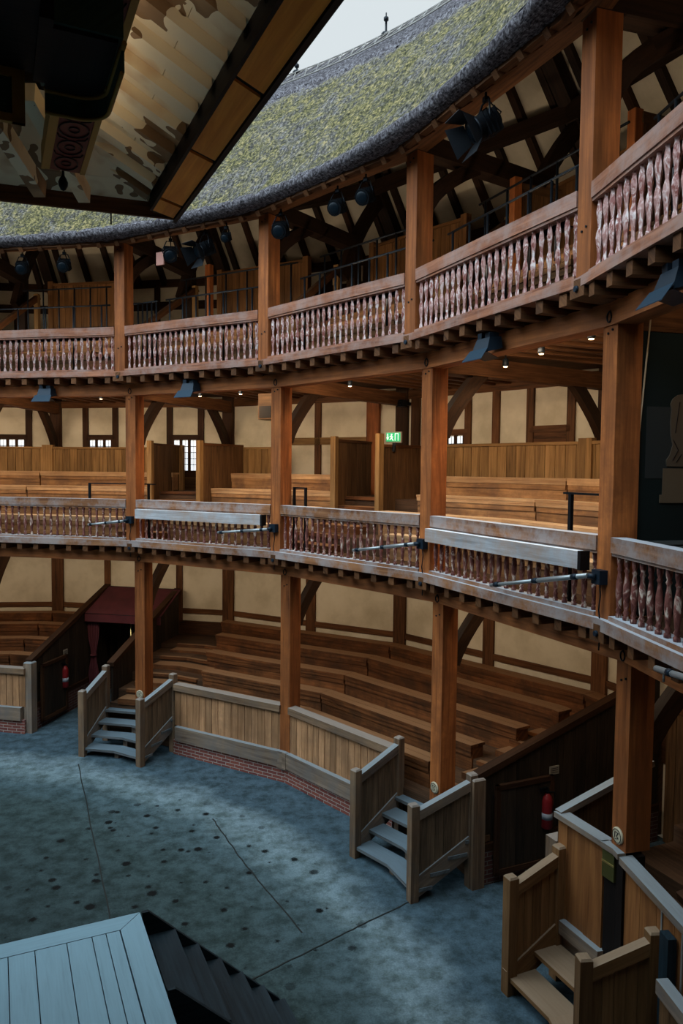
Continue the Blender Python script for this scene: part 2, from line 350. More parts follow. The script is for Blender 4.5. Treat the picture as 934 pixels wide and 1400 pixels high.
def mat_cloud():
    """painted clouds: two flat tones with a hard scalloped edge and airbrushed falloff, as on the boards"""
    m, nt, N, L, P = _nt('painted_cloud_boards'); g = N.new('ShaderNodeNewGeometry'); uv = N.new('ShaderNodeUVMap').outputs[0]
    ns = N.new('ShaderNodeTexNoise'); ns.inputs['Scale'].default_value = 5.5; ns.inputs['Detail'].default_value = 1.0; L.new(g.outputs['Position'], ns.inputs['Vector'])
    sc = N.new('ShaderNodeVectorMath'); sc.operation = 'SCALE'; sc.inputs['Scale'].default_value = .55; L.new(ns.outputs['Color'], sc.inputs[0])
    ad = N.new('ShaderNodeVectorMath'); ad.operation = 'ADD'; L.new(g.outputs['Position'], ad.inputs[0]); L.new(sc.outputs[0], ad.inputs[1])
    v = N.new('ShaderNodeTexVoronoi'); v.inputs['Scale'].default_value = 1.8; L.new(ad.outputs[0], v.inputs['Vector'])
    wn = N.new('ShaderNodeTexWhiteNoise'); L.new(v.outputs['Color'], wn.inputs[0])
    cream = _ramp(N, L, v.outputs['Distance'], [(.0, (.70, .46, .24)), (.40, (.95, .80, .55))]); brown = _ramp(N, L, v.outputs['Distance'], [(.0, (.56, .36, .19)), (.5, (.26, .15, .07))])
    c = _mix(N, L, _math(N, L, 'GREATER_THAN', wn.outputs[0], .40), brown, cream)
    L.new(c, P.inputs['Base Color']); P.inputs['Roughness'].default_value = .7; return m
CLOUD = mat_cloud()
def mat_cloth(name, a, b):
    m, nt, N, L, P = _nt(name); g = N.new('ShaderNodeNewGeometry'); n = _noise(N, L, g.outputs['Position'], 3, 4)
    L.new(_ramp(N, L, n, [(.3, a), (.7, b)]), P.inputs['Base Color']); P.inputs['Roughness'].default_value = .9; return m
REDC = mat_cloth('maroon_canvas', (.060, .009, .013), (.095, .014, .020))
PANE = mat_plain('daylit_pane', (.7, .75, .78), .2, 0, (.80, .84, .88), .85)
EXITG = mat_plain('exit_green', (.02, .35, .15), .4, 0, (.02, .42, .17), .55)
EXITW = mat_plain('exit_white', (.8, .9, .85), .4, 0, (.62, .95, .75), .6)
BULB = mat_plain('lamp_glow', (1, .8, .5), .4, 0, (1, .66, .34), 9.0)
MURALD = mat_plain('mural_dark_teal', (.006, .012, .012), .8); MURALG = mat_plain('mural_grey_band', (.026, .030, .030), .8)
MURALB = mat_plain('mural_stone_block', (.13, .095, .06), .8); MURALF = mat_plain('mural_figure_grey', (.10, .075, .052), .8)
ROPE = mat_plain('pale_rope', (.55, .42, .27), .8)
SOFFIT = wood('dark_underboards', (.02, .011, .006), (.085, .042, .02), .75, .4)

# ================================================================== STRUCTURE
mb = MB()
N0 = 60
ring = [Vector((12.2 * math.cos(a * 2 * math.pi / N0), 12.2 * math.sin(a * 2 * math.pi / N0), 0)) for a in range(N0)]
c0 = Vector((0, 0, 0))
mb.face(ring, Vector((1, 0, 0)), (0, 0, c0))
for p, q in zip(ring, ring[1:] + ring[:1]): mb.face([q, p, p - Vector((0, 0, .15)), q - Vector((0, 0, .15))], Vector((1, 0, 0)), (0, 0, c0))
# passages run on outwards at yard level
for b, x0, x1 in ((-1, -.95, 1.1), (2, -1.05, .95)):
    f = bay(b); mb.face([f(x0, 11.0, .004), f(x1, 11.0, .004), f(x1, RW, .004), f(x0, RW, .004)][::-1], Vector((1, 0, 0)), (0, 0, c0))
# cut joints in the slab
obj('floor', mb, YARD, kind='structure', loc=(0, 0, 0))
gj = MB()
def joint(a, b, w=.018):
    a, b = Vector((*a, .0)), Vector((*b, .0)); d = (b - a).normalized(); s = d.cross(Vector((0, 0, 1))) * w / 2
    n = 14; prev = None
    for i in range(n + 1):
        p = a.lerp(b, i / n) + s * random.uniform(-.9, .9); cur = (p - s, p + s)
        if prev: gj.hexa([prev[0] - Vector((0, 0, .01)), cur[0] - Vector((0, 0, .01)), cur[1] - Vector((0, 0, .01)), prev[1] - Vector((0, 0, .01)), prev[0] + Vector((0, 0, .006)), cur[0] + Vector((0, 0, .006)), cur[1] + Vector((0, 0, .006)), prev[1] + Vector((0, 0, .006))])
        prev = cur
JOINTS = [((4.70, 8.94), (5.98, 3.81)), ((5.98, 3.81), (6.3, 2.2)), ((7.25, 6.3), (7.7, 4.85)), ((7.7, 4.85), (8.35, 3.1)), ((7.55, 2.24), (8.82, 2.99)), ((8.82, 2.99), (9.9, 3.6))]
for a, b in JOINTS: joint(a, b)
obj('trim_1', gj, mat_plain('joint_filler', (.02, .022, .02), .9), kind='structure')

def ring_wall(name, z0, z1, k0, k1, mat, r=RW, th=.14):
    m = MB(); m.arc(k0, k1, r, r + th, z0, z1); return obj(name, m, mat, kind='structure', loc=(0, 0, 0))
W1 = ring_wall('wall_lower', 0, 4.2, -3, 5, PLASTER)
W2 = ring_wall('wall_middle', 4.2, 7.5, -3, 5, PLASTER)
W3 = ring_wall('wall_upper', 7.5, 10.3, -3, 5, PLASTER)
# rest of the ring (behind the viewer): plain shell of wall and gallery edges so that the light is enclosed
m = MB()
m.arc(5, 17, RW, RW + .14, 0, 10.3); obj('wall_rear', m, PLASTER, kind='structure', loc=(0, 0, 0))
m = MB()
for (ra, za, zb) in ((RA1 + .3, 3.75, 4.2), (RA2 + .3, 7.08, 7.5)):
    m.arc(5, 17, ra - .45, RW, za, zb); m.arc(4.02, 5, ra - .3, ra, za, zb)
for (ra, za, zb) in ((RA2 - .05, 4.2, 4.95), (RA3 - .05, 7.5, 8.3), (RA1, 0, 1.4)): m.arc(4.02, 17, ra, ra + .1, za, zb)
obj('wall_far_gallery', m, OAKF, kind='structure', loc=(0, 0, 0))
m = MB(); m.arc(3.96, 5, RA2 - .3, RW, 3.98, 4.2); m.arc(3.96, 5, RA3 - .3, RW, 7.3, 7.5); m.arc(-3, -1, RA2 - .3, RW, 3.98, 4.2); m.arc(-3, -1, RA3 - .3, RW, 7.3, 7.5)
obj('ceiling_gallery_ends', m, OAKF, kind='structure', loc=(0, 0, 0))
# tiring house wall behind the stage
m = MB(); m.box(GS, -7.6, 7.6, 8.62, 8.8, 0, 12.0); obj('wall_tiring_house', m, OAKF, kind='structure')

# wall framing: studs and rails as parts of the walls
def stud(W, k, z0, z1, w=.17, mat=OAKF, proud=.05, r=RW):
    m = MB(); f = F(k) if abs(k - round(k)) < 1e-3 else bay(math.floor(k))
    if abs(k - round(k)) < 1e-3: x, y = 0, r / math.cos(R(9))
    else: x, y = (k - math.floor(k) - .5) * 2 * HT * r, r
    m.box(f, x - w / 2, x + w / 2, y - proud, y + .02, z0, z1, 'z'); obj('timber_stud', m, mat, W)
def rail(W, k0, k1, z0, z1, mat=OAKF, proud=.045, name='timber_rail', r=RW):
    m = MB(); m.arc(k0, k1, r - proud, r + .02, z0, z1); obj(name, m, mat, W)
for k in range(-2, 5): stud(W1, k, 1.5, 3.98, .30, proud=.09); stud(W2, k, 4.2, 7.5, .30, proud=.10, mat=OAKD); stud(W3, k, 7.5, 10.2, .26, proud=.09, mat=OAKD)
for k in (-1.5, -.7, -.28, .511, 1.5, 2.5, 3.5): stud(W1, k, 1.8, 3.98, .25 if k > 0 else .16)
rail(W1, -2, 4, 2.03, 2.15); rail(W1, -2, 4, 1.2, 1.84, OAKD, .05, 'back_board'); rail(W1, -2, 4, 3.80, 3.98)
rail(W2, -2, 4, 7.16, 7.36)
PAIRS = [-1.735, -1.235, -.735, -.245, 1.285, 1.765, 2.26, 2.75]
win_n = 0
for c in PAIRS:
    hw = .088
    for k in (c - hw, c + hw): stud(W2, k, 5.3, 7.16, .15, OAKD if c < .5 else OAKF, .05)
    blocked = c in (1.765, 2.75)
    rail(W2, c - hw, c + hw, 6.36, 6.48, OAKD if c < .5 else OAKF, .05)
    if blocked: rail(W2, c - hw, c + hw, 5.5, 6.40, OAKF, .03, 'board_infill'); continue
    rail(W2, c - hw, c + hw, 5.44, 5.60, OAKD, .05)
    f = bay(math.floor(c)); xc = (c - math.floor(c) - .5) * 2 * HT * RW
    win_n += 1
    m = MB(); wd = .40
    for i in range(4): x = xc - .33 + i * .22; m.box(f, x - .035, x + .035, RW - .045, RW + .01, 5.58, 6.38, 'z')
    w = obj('window_%d' % win_n, m, OAKD, kind='structure')
    for i in range(3):
        x = xc - .22 + i * .22; mm = MB(); mm.box(f, x - .075, x + .075, RW - .02, RW - .004, 5.60, 6.34, 'z'); obj('window_pane', mm, PANE, w)
        mm = MB()
        for j in range(1, 5): z = 5.60 + j * .148; mm.box(f, x - .075, x + .075, RW - .03, RW - .018, z - .008, z + .008)
        mm.box(f, x - .003, x + .003, RW - .027, RW - .019, 5.6, 6.34, 'z')
        obj('lead_bars', mm, IRON, w)
for k in (.545, 1.515, 2.5, 3.02): stud(W2, k, 5.3, 7.16, .16)
stud(W2, .85, 4.3, 7.16, .30, OAK, .10); stud(W2, 1.08, 4.3, 7.16, .22, OAKD, .07)
rail(W2, .37, .84, 6.22, 6.38, PANEL, .05)
rail(W2, -2, .1, 4.3, 5.5, PANELD, .02, 'back_board')
rail(W3, -2, 4, 9.55, 9.75, OAKD); rail(W3, -2, 4, 10.1, 10.3, OAKD)
for b in range(-2, 4):
    for fr in (.2, .4, .6, .8): stud(W3, b + fr, 7.5, 10.2, .14, OAKD)

# stepped gallery floors ---------------------------------------------------------------
kwL = lambda r: -.5 - .86 / (2 * HT * r)       # passage wall of the left entry, viewed along the bay
kwL2 = lambda r: -.5 + 1.04 / (2 * HT * r)
kwR = lambda r: 2.5 - .98 / (2 * HT * r)
kwR2 = lambda r: 2.5 + .92 / (2 * HT * r)
ROWS1 = [(11.62, 1.22), (12.22, 1.42), (12.92, 1.62), (13.65, 1.82), (14.42, 1.94)]     # seat front edge, seat height
ROWS2 = [(11.75, 4.62), (12.45, 4.93), (13.15, 5.22), (13.85, 5.55)]
ROWS3 = [(11.30, 8.02), (12.0, 8.36), (12.7, 8.74)]
def steps(name, rows, base, rin, ranges, h=.43, thick=None, aisle=()):
    m = MB()
    for (ka, kb) in ranges:
        r0 = rin
        for i, (rf, zs) in enumerate(rows):
            zt = zs - h; r1 = rf + .06 if i < len(rows) - 1 else RW
            if i == len(rows) - 1: r1 = RW
            a0, a1 = (ka(r0) if callable(ka) else ka), (ka(r1) if callable(ka) else ka); b0, b1 = (kb(r0) if callable(kb) else kb), (kb(r1) if callable(kb) else kb)
            m.arc(a0, b0, r0, r1, base, zt, 'x', a1, b1); r0 = r1
    fl = obj(name, m, STEP, kind='structure', loc=(0, 0, 0)); m = MB()
    for (ka, kb) in aisle:                      # half steps up the aisles
        for i in range(len(rows) - 1):
            rf = rows[i][0]; z = rows[i][1] - h; z2 = rows[i + 1][1] - h
            m.arc(ka, kb, rf - .27, rf + .06, z - .02, (z + z2) / 2); m.arc(ka, kb, rf + .03, rf + .12, z2 - .05, z2 + .012)
    obj('aisle_steps', m, SEATD, fl); return fl
steps('floor_lower_gallery', ROWS1, .05, RA1 + .12, ((-3, kwL), (kwL2, kwR), (kwR2, 5)), aisle=((-.16, .20), (1.95, 2.2)))
steps('floor_middle_gallery', ROWS2, 4.19, RA2 + .3, ((-3, 5),), aisle=((-.18, .10), (.95, 1.25)))
steps('floor_top_gallery', ROWS3, 7.49, RA3 + .3, ((-3, 5),), h=.42, aisle=((-.3, .15), (.8, 1.1), (1.75, 2.02)))

# roof: rafters, plaster between them, thatch ------------------------------------------
EAVE_R, EAVE_Z, RIDGE_R, RIDGE_Z = 10.22, 9.98, 12.98, 13.38
def circ(k, r, z): a = TH0 - ST * k; return Vector((math.cos(a) * r, math.sin(a) * r, z))
def thatch(name, k0, k1, dk, nv, mat, amp=1.0):
    m = MB(); rows = []; nk = int(round((k1 - k0) / dk))
    for i in range(nk + 1):
        k = k0 + i * dk; col = []
        for j in range(nv + 1):
            t = j / nv
            r = EAVE_R + (RIDGE_R - EAVE_R) * t; z = EAVE_Z + (RIDGE_Z - EAVE_Z) * t + .12 * math.sin(math.pi * t)
            p = circ(k, r, z); d = noise.noise(p * 2.2) * .05 + noise.noise(p * 7) * .032 + noise.noise(p * 19) * .018
            if t < .03: d *= .5
            nrm = circ(k, -.77, .64)
            col.append((p + Vector((nrm.x, nrm.y, .64)) * d * amp, t))
        rows.append(col)
    idx = {}
    for i in range(nk + 1):
        for j in range(nv + 1): idx[i, j] = len(m.v); m.v.append(rows[i][j][0])
    for i in range(nk):
        for j in range(nv):
            m.f.append([idx[i, j], idx[i, j + 1], idx[i + 1, j + 1], idx[i + 1, j]]); m.sm.append(True)
            u0 = (k0 + i * dk) * 3.6; u1 = u0 + dk * 3.6
            m.uv += [(u0, j / nv), (u0, (j + 1) / nv), (u1, (j + 1) / nv), (u1, j / nv)]
    return m
roof = thing('thatched_roof', 'mossy green and grey thatched roof sweeping over the top gallery', 'roof', (0, 0, 9.7))
o = obj('mossy_slope', thatch('s', -2.2, 4.2, .016, 72, THATCH), THATCH, roof)
o = obj('mossy_slope_rear', thatch('s', 4.2, 17.8, .2, 8, THATCH), THATCH, roof)
# cut eave edge, underside, ridge cap, outer slope
m = MB(); nk = 400
def strip(m, k0, k1, n, prof, jit=0):
    pr = None
    for i in range(n + 1):
        k = k0 + (k1 - k0) * i / n
        cur = []
        for (r, z) in prof:
            p = circ(k, r, z)
            if jit: p = p + Vector((noise.noise(p * 9), noise.noise(p * 9 + Vector((5, 5, 5))), noise.noise(p * 9 + Vector((9, 1, 3))))) * jit
            cur.append(p)
        if pr:
            for j in range(len(prof) - 1): m.face([pr[j], pr[j + 1], cur[j + 1], cur[j]], circ(k, 1, 0).normalized(), (k * 3.6, 0, Vector((0, 0, 0))), True)
        pr = cur
strip(m, -2.2, 17.8, 900, [(10.62, 9.97), (10.50, 9.87), (10.34, 9.86), (10.23, 9.91), (10.20, 9.98), (10.26, 10.05)], .025)
obj('eave_edge', m, THATCHR, roof)
m = MB(); strip(m, -2.2, 17.8, 600, [(12.40, 12.72), (12.42, 12.83), (12.98, 13.44), (13.12, 13.46), (13.6, 13.0)], .015)
obj('ridge_cap', m, THATCHR, roof)
m = MB()                                        # diamond pattern of hazel rods pegged on the ridge
kk = -1.6
while kk < 3.2:
    for s in (0, 1):
        a = circ(kk, 12.47, 13.0); b = circ(kk + .07, 12.9, 13.415)
        if s: a, b = circ(kk, 12.9, 13.415), circ(kk + .07, 12.47, 13.0)
        m.tube([a, b], .012, 4)
    kk += .07
for rr, zz in ((12.47, 13.0), (12.9, 13.415)):
    m.tube([circ(-1.6 + i * .04, rr, zz) for i in range(121)], .012, 4)
obj('ridge_rods', m, mat_plain('hazel_rods', (.24, .22, .2), .8), roof)
m = MB(); strip(m, -2.2, 17.8, 200, [(13.5, 13.05), (15.5, 10.0), (15.4, 9.8), (15.0, 10.1)]); obj('outer_slope', m, THATCHR, roof)
for k, h in ((1.228, .30), (.702, .16)):
    s = MB(); s.lathe(circ(k, 12.98, 13.42), [(.10, 0), (.08, .05), (.02, .08), (.02, h - .04), (.045, h - .03), (.045, h + .02), (.012, h + .04), (.012, h + .10), (0, h + .11)], 8)
    obj('roof_sprinkler', s, IRON, label='taller black sprinkler head on the thatch ridge, against open sky' if h > .2 else 'small black sprinkler head on the thatch ridge beside the canopy edge', cat='sprinkler')
# roof underside
IR = [(10.55, 9.98), (12.78, 12.75)]; OR_ = [(12.78, 12.75), (14.86, 10.22)]
m = MB()
for b in range(-3, 17):
    for (ra, za), (rb, zb) in (IR, OR_):
        m.face([pos(b, ra, za, b), pos(b + 1, ra, za, b), pos(b + 1, rb, zb, b), pos(b, rb, zb, b)], Vector((1, 0, 0)), (0, 0, c0))
        up = Vector((0, 0, .05)); m.face([p + up for p in [pos(b, rb, zb, b), pos(b + 1, rb, zb, b), pos(b + 1, ra, za, b), pos(b, ra, za, b)]], Vector((1, 0, 0)), (0, 0, c0))
obj('ceiling', m, PLASTER, kind='structure', loc=(0, 0, 0))

ORD = {-1: 'left edge', 0: 'first', 1: 'second', 2: 'third', 3: 'fourth', 4: 'fifth'}
POSTN = {-1: 'at the left edge', 0: 'first from left', 1: 'second from left', 2: 'third from left', 3: 'nearest the viewer'}
BAYN = {-2: 'far left bay', -1: 'leftmost bay', 0: 'second bay from left', 1: 'third bay from left', 2: 'fourth bay from left', 3: 'rightmost bay'}

rp = None
for b in range(-2, 4):
    t = thing('roof_truss', 'dark rafters over the cream plaster of the top gallery, %s' % BAYN[b], 'roof truss', pos(b + .5, 12.8, 10.0), bay(b).rz, 'rafters of the top gallery')
    f = bay(b)
    for i in range(7):
        kx = b + (i + .5) / 7
        s = MB(); s.beam(pos(kx, 12.80, 12.66, b), pos(kx, 14.84, 10.16, b), .12, .12); obj('rafter', s, OAKD if i % 2 else TOPD, t)
        s = MB(); s.beam(pos(kx, 10.62, 10.0, b), pos(kx, 12.80, 12.66, b), .12, .12); obj('rafter', s, TOPD, t)
    s = MB(); s.arc(b, b + 1, 13.62, 13.80, 11.12, 11.34); obj('purlin', s, TOPD, t)
    s = MB(); s.arc(b, b + 1, 12.70, 12.86, 12.45, 12.68); obj('ridge_piece', s, TOPD, t)
    s = MB(); s.arc(b, b + 1, RA3 - .10, RA3 + .16, 9.92, 10.14); obj('wall_plate', s, OAKF, t)
    s = MB(); s.arc(b, b + 1, 10.38, 10.48, 9.82, 9.90); obj('eave_batten', s, OAKF, t)
    for i in range(8): kx = b + (i + .5) / 8; s = MB(); s.beam(pos(kx, 10.38, 9.80, b), pos(kx, 10.66, 10.0, b), .09, .09); obj('rafter_foot', s, OAKF, t)
for k in range(-1, 4):
    f = F(k); c = 1 / math.cos(R(9))
    t = thing('tie_beam', 'dark tie beam with curved struts behind top gallery post %s' % POSTN[k], 'tie beam', f(0, 11.5 * c, 9.7), f.rz, 'tie beams under the thatch')
    s = MB(); s.beam(f(0, 10.66 * c, 10.04), f(0, 13.15 * c, 9.98), .24, .25); obj('beam', s, TOPD, t)
    s = MB(); s.sweep([f(0, (10.85 + .95 * a * a) * c, 9.0 + .95 * a) for a in [i / 7 for i in range(8)]], f.u, .14, .20); obj('curved_brace', s, TOPD, t)
    s = MB(); s.sweep([f(0, (12.75 + 1.1 * a + .25 * a * a) * c, 9.3 + 1.25 * a + .55 * a * (1 - a) + .7 * a) for a in [i / 8 for i in range(9)]], f.u, .14, .24); obj('curved_strut', s, TOPD, t)
    s = MB(); s.beam(f(0, 12.78 * c, 12.5), f(0, 14.8 * c, 10.05), .24, .24); obj('principal_rafter', s, TOPD, t)
    s = MB(); s.beam(f(0, 10.75 * c, 10.1), f(0, 12.78 * c, 12.5), .2, .2); obj('principal_rafter', s, TOPD, t)
    s = MB(); s.box(f, -.1, .1, 13.0 * c, 13.2 * c, 7.6, 10.0, 'z'); obj('king_post', s, TOPD, t)

# ================================================================== POSTS, GIRTS, FLOORS, RAILINGS
def brace(f, r0, z0, dr, dz, wall=False):
    s = MB(); c = 1 / math.cos(R(9)); sg = -1 if wall else 1
    s.sweep([f(0, r0 * c + sg * dr * (a ** 1.35), z0 + dz * a) for a in [i / 7 for i in range(8)]], f.u, .13, .20); return s
for k in range(-1, 4):
    f = F(k); c = 1 / math.cos(R(9)); W_ = .115
    for tier, ra, z0, z1, nm in ((1, RA1, 0.0, 3.79, 'lower'), (2, RA2, 4.22, 7.13, 'middle'), (3, RA3, 7.50, 9.93, 'top')):
        zz0 = z0
        if tier == 1: zz0 = {-1: .57, 0: .68, 1: .57, 2: .68, 3: 1.86}[k]
        t = thing('oak_post', 'square %s oak post of the %s gallery, %s' % ('reddish' if tier == 3 else 'orange brown', nm, POSTN[k]), 'post', f(0, ra * c, zz0), f.rz, 'posts of the %s gallery' % nm)
        s = MB(); s.box(f, -W_, W_, ra * c - .01, ra * c + .27, zz0, z1, 'z'); obj('shaft', s, OAK, t)
        if tier == 1: obj('knee_brace', brace(f, ra + .27, 2.85, .75, .95), BRACEW, t)
        if tier == 2: obj('knee_brace', brace(f, ra + .27, 6.15, .80, 1.0), BRACEW, t)
        s = MB()
        for zz in ((z0 + .45, z1 - .12) if tier > 1 else (z1 - .2,)):
            for xx in (-.03, .04): s.lathe(f(xx, ra * c - .022, zz + xx * .4), [(.012, 0), (.012, .014)], 6, f.n)
        obj('pegs', s, IRON, t)
        if tier == 1 and k >= 0:
            zc = {0: 1.05, 1: 0, 2: 1.07, 3: 1.99}[k]
            if zc:
                pq = MB(); pq.lathe(f(.0, ra * c - .035, zc), [(.075, 0), (.085, .008), (.085, .022)], 20, f.n); pl = obj('round_plaque', pq, CREAMM, t, label='round ivory plaque with dark edge')
                pq = MB()
                for a in range(20):
                    a0, a1 = a * math.pi / 10, (a + 1) * math.pi / 10
                    pq.beam(f(math.cos(a0) * .068, ra * c - .037, zc + math.sin(a0) * .068), f(math.cos(a1) * .068, ra * c - .037, zc + math.sin(a1) * .068), .004, .007, f.n)
                for (xa, za, xb, zb) in ((-.03, .035, .03, .035), (.03, .035, -.005, .0), (-.005, .0, .03, -.02), (.03, -.02, -.03, -.04), (-.028, .03, -.028, -.03)):
                    pq.beam(f(xa, ra * c - .037, zc + za), f(xb, ra * c - .037, zc + zb), .004, .009, f.n)
                obj('plaque_mark', pq, INKP, pl)
        # wall side brace on the back post of middle gallery
    if k != 1:
        s = brace(f, RW - .1, 6.1, .85, 1.05, True)
        obj('wall_brace', s, BRACEW, label='dark curved brace on the middle gallery back wall, behind post %s' % POSTN[k], cat='brace', group='wall braces')
    for nm, ra, za, zb in (('lower', RA1, 3.72, 3.96), ('middle', RA2, 7.02, 7.28)):
        s = MB(); s.beam(f(0, (ra + .27) * c, (za + zb) / 2), f(0, (RW - .1) * c, (za + zb) / 2), .2, zb - za)
        obj('cross_beam', s, OAKD if nm == 'lower' else OAKF, label='dark cross beam under the %s gallery ceiling, post %s' % (nm, POSTN[k]), cat='beam', group='cross beams')
    # jetty bracket at the head of each post
    for nm, ra, z, r2 in (('lower', RA1, 3.96, RA2), ('middle', RA2, 7.28, RA3)):
        t = thing('jetty_bracket', 'oak jetty bracket with bolt under the %s gallery post %s' % ({'lower': 'middle', 'middle': 'top'}[nm], POSTN[k]), 'bracket', f(0, r2 * c, z), f.rz, 'jetty brackets')
        s = MB(); s.hexa([f(-.12, r2 * c - .07, z + .03), f(.12, r2 * c - .07, z + .03), f(.12, ra * c + .4, z - .02), f(-.12, ra * c + .4, z - .02), f(-.12, r2 * c - .07, z + .20), f(.12, r2 * c - .07, z + .20), f(.12, ra * c + .4, z + .20), f(-.12, ra * c + .4, z + .20)], 'y'); obj('block', s, OAKF, t)
        s = MB(); s.lathe(f(0, r2 * c - .095, z + .11), [(.028, 0), (.032, .012), (.032, .03)], 8, f.n); obj('bolt', s, IRONB, t)
        s = MB(); s.tube([f(.035 * math.cos(a * math.pi / 5), ra * c - .03, z - .13 + .05 * math.sin(a * math.pi / 5)) for a in range(11)], .008, 5); s.tube([f(0, ra * c - .03, z - .08), f(0, ra * c + .02, z - .05)], .01, 5); obj('iron_ring', s, IRON, t)

for b in range(-1, 4):
    f = bay(b)
    s = MB(); s.arc(b, b + 1, RA1 - .02, RA1 + .22, 3.77, 3.98); obj('girt_beam', s, GIRTW, label='long oak beam below the joists of the middle gallery, %s' % BAYN[b], cat='beam', group='beams carrying the galleries')
    s = MB(); s.arc(b, b + 1, RA2 - .02, RA2 + .22, 7.07, 7.29); obj('girt_beam', s, GIRTW, label='long reddish oak beam below the joists of the top gallery, %s' % BAYN[b], cat='beam', group='beams carrying the galleries')
    for nm, ra, zj0, zj1, zp, tl in (('middle', RA2, 3.975, 4.10, 4.22, OAKF), ('top', RA3, 7.275, 7.405, 7.50, OAKF)):
        t = thing('gallery_floor', 'joisted floor of the %s gallery, %s' % (nm, BAYN[b]), 'floor', pos(b + .5, ra, zj0), f.rz, 'gallery floors')
        for i in range(9):
            kx = b + (i + .7) / 9.4; x = (kx - b - .5) * 2 * HT * ra
            s = MB(); s.box(f, x - .055, x + .055, ra - .03, RW - .02, zj0, zj1, 'y'); obj('joist', s, OAKF, t)
        s = MB(); s.arc(b, b + 1, ra - .06, ra + .30, zj1, zp); obj('edge_plate', s, RAILM if nm == 'middle' else RAILT, t)
        s = MB(); s.arc(b, b + 1, ra + .30, RW, zj1, zp); obj('floorboards', s, SOFFIT, t)

def railing(b, tier):
    f = bay(b); ra, z0, z1, n = (RA2, 4.22, 5.03, 22) if tier == 2 else (RA3, 7.50, 8.35, 24)
    hw = HT * ra - .125
    nm = 'middle' if tier == 2 else 'top'
    t = thing('balcony_railing', 'x', 'railing', f(0, ra, z0), f.rz, 'railings of the %s gallery' % nm)
    s = MB(); s.box(f, -hw, hw, ra - .005, ra + .15, z1 - .15, z1)
    obj('top_rail', s, RAILM if tier == 2 else RAILT, t)
    s = MB(); s.box(f, -hw, hw, ra + .01, ra + .11, z1 - .18, z1 - .15); obj('rail_moulding', s, RAILM if tier == 2 else RAILT, t)
    s = MB(); s.box(f, -hw, hw, ra - .01, ra + .13, z0, z0 + .045); obj('bottom_rail', s, RAILM if tier == 2 else RAILT, t)
    za, zb = z0 + .045, z1 - .18; h = zb - za
    if tier == 2: prof = [(.030, 0), (.030, .06), (.018, .08), (.030, .12), (.018, .16), (.024, .22), (.034, .42), (.030, .58), (.018, .72), (.017, .76), (.028, .80), (.018, .84), (.028, .90), (.030, 1)]
    else: prof = [(.030, 0), (.030, .06), (.018, .14), (.024, .28), (.039, .42), (.033, .50), (.018, .58), (.023, .66), (.038, .80), (.030, .90), (.022, .95), (.030, 1)]
    for i in range(n):
        x = -hw + (i + .5) * 2 * hw / n
        s = MB(); s.lathe(f(x, ra + .06, za), [(r, t_ * h) for r, t_ in prof], 8 if tier == 2 else 4, Vector((0, 0, 1)), 0 if tier == 2 else math.pi / 4 + math.atan2(f.u.y, f.u.x))
        obj('baluster', s, BALM if tier == 2 else BALT, t)
    return t
for tier in (2, 3):
    base = railing(-1, tier)
    nm = 'red and cream turned balusters under a weathered rail, middle gallery' if tier == 2 else 'pink and white marbled balusters under a brown rail, top gallery'
    base['label'] = '%s, leftmost bay' % nm
    for b in range(0, 4): dup(base, rotz(-ST * (b + 1)), '%s, %s' % (nm, BAYN[b]))

# ================================================================== LOWER GALLERY: yard wall, passages, stairs
def yard_wall(k0, k1, label, ra=RA1, bk0=None):
    km = (k0 + k1) / 2; b = math.floor(km)
    t = thing('yard_wall', label, 'low wall', pos(km, ra, 0), bay(b).rz, 'boarded walls round the yard')
    s = MB(); s.arc(k0, k1, ra - .02, ra + .16, 0, .30); obj('brick_plinth', s, BRICK, t)
    s = MB()
    cuts = [k0] + [i for i in range(math.ceil(k0 + 1e-3), math.floor(k1 - 1e-3) + 1)] + [k1]
    for a, c in zip(cuts, cuts[1:]): s.arc(a + .02, c - .02, ra - .07, ra + .10, .29, .57)
    obj('sill_beam', s, GREYW, t)
    s = MB()
    for c in cuts[1:-1]: s.arc(c - .028, c + .028, ra - .08, ra + .12, .27, .58)
    if len(cuts) > 2: obj('corner_block', s, GREYW, t)
    for a, c in zip(cuts, cuts[1:]):
        s = MB(); n = max(2, int(round((c - a) * 3.6 / .155)))
        w = (c - a) / n
        for i in range(n):
            s.arc(a + i * w + w * .035, a + (i + 1) * w - w * .035, ra + .02 + random.uniform(0, .006), ra + .07, .57, 1.29, 'z')
        obj('board_panel', s, PLANK, t)
        s = MB(); s.arc(a, c, ra + .045, ra + .075, .57, 1.29); obj('backing_board', s, OAKD, t)
        s = MB(); s.arc(a + (.03 if a == int(a) else 0), c - (.03 if c == int(c) else 0), ra - .03, ra + .16, 1.28, 1.40); obj('cap_rail', s, NEWEL, t)
    return t
yard_wall(.255, 1.762, 'long boarded yard wall on a brick plinth between the two yard stairs')
yard_wall(-1.5, -.745, 'short boarded yard wall on a brick plinth at the left edge')

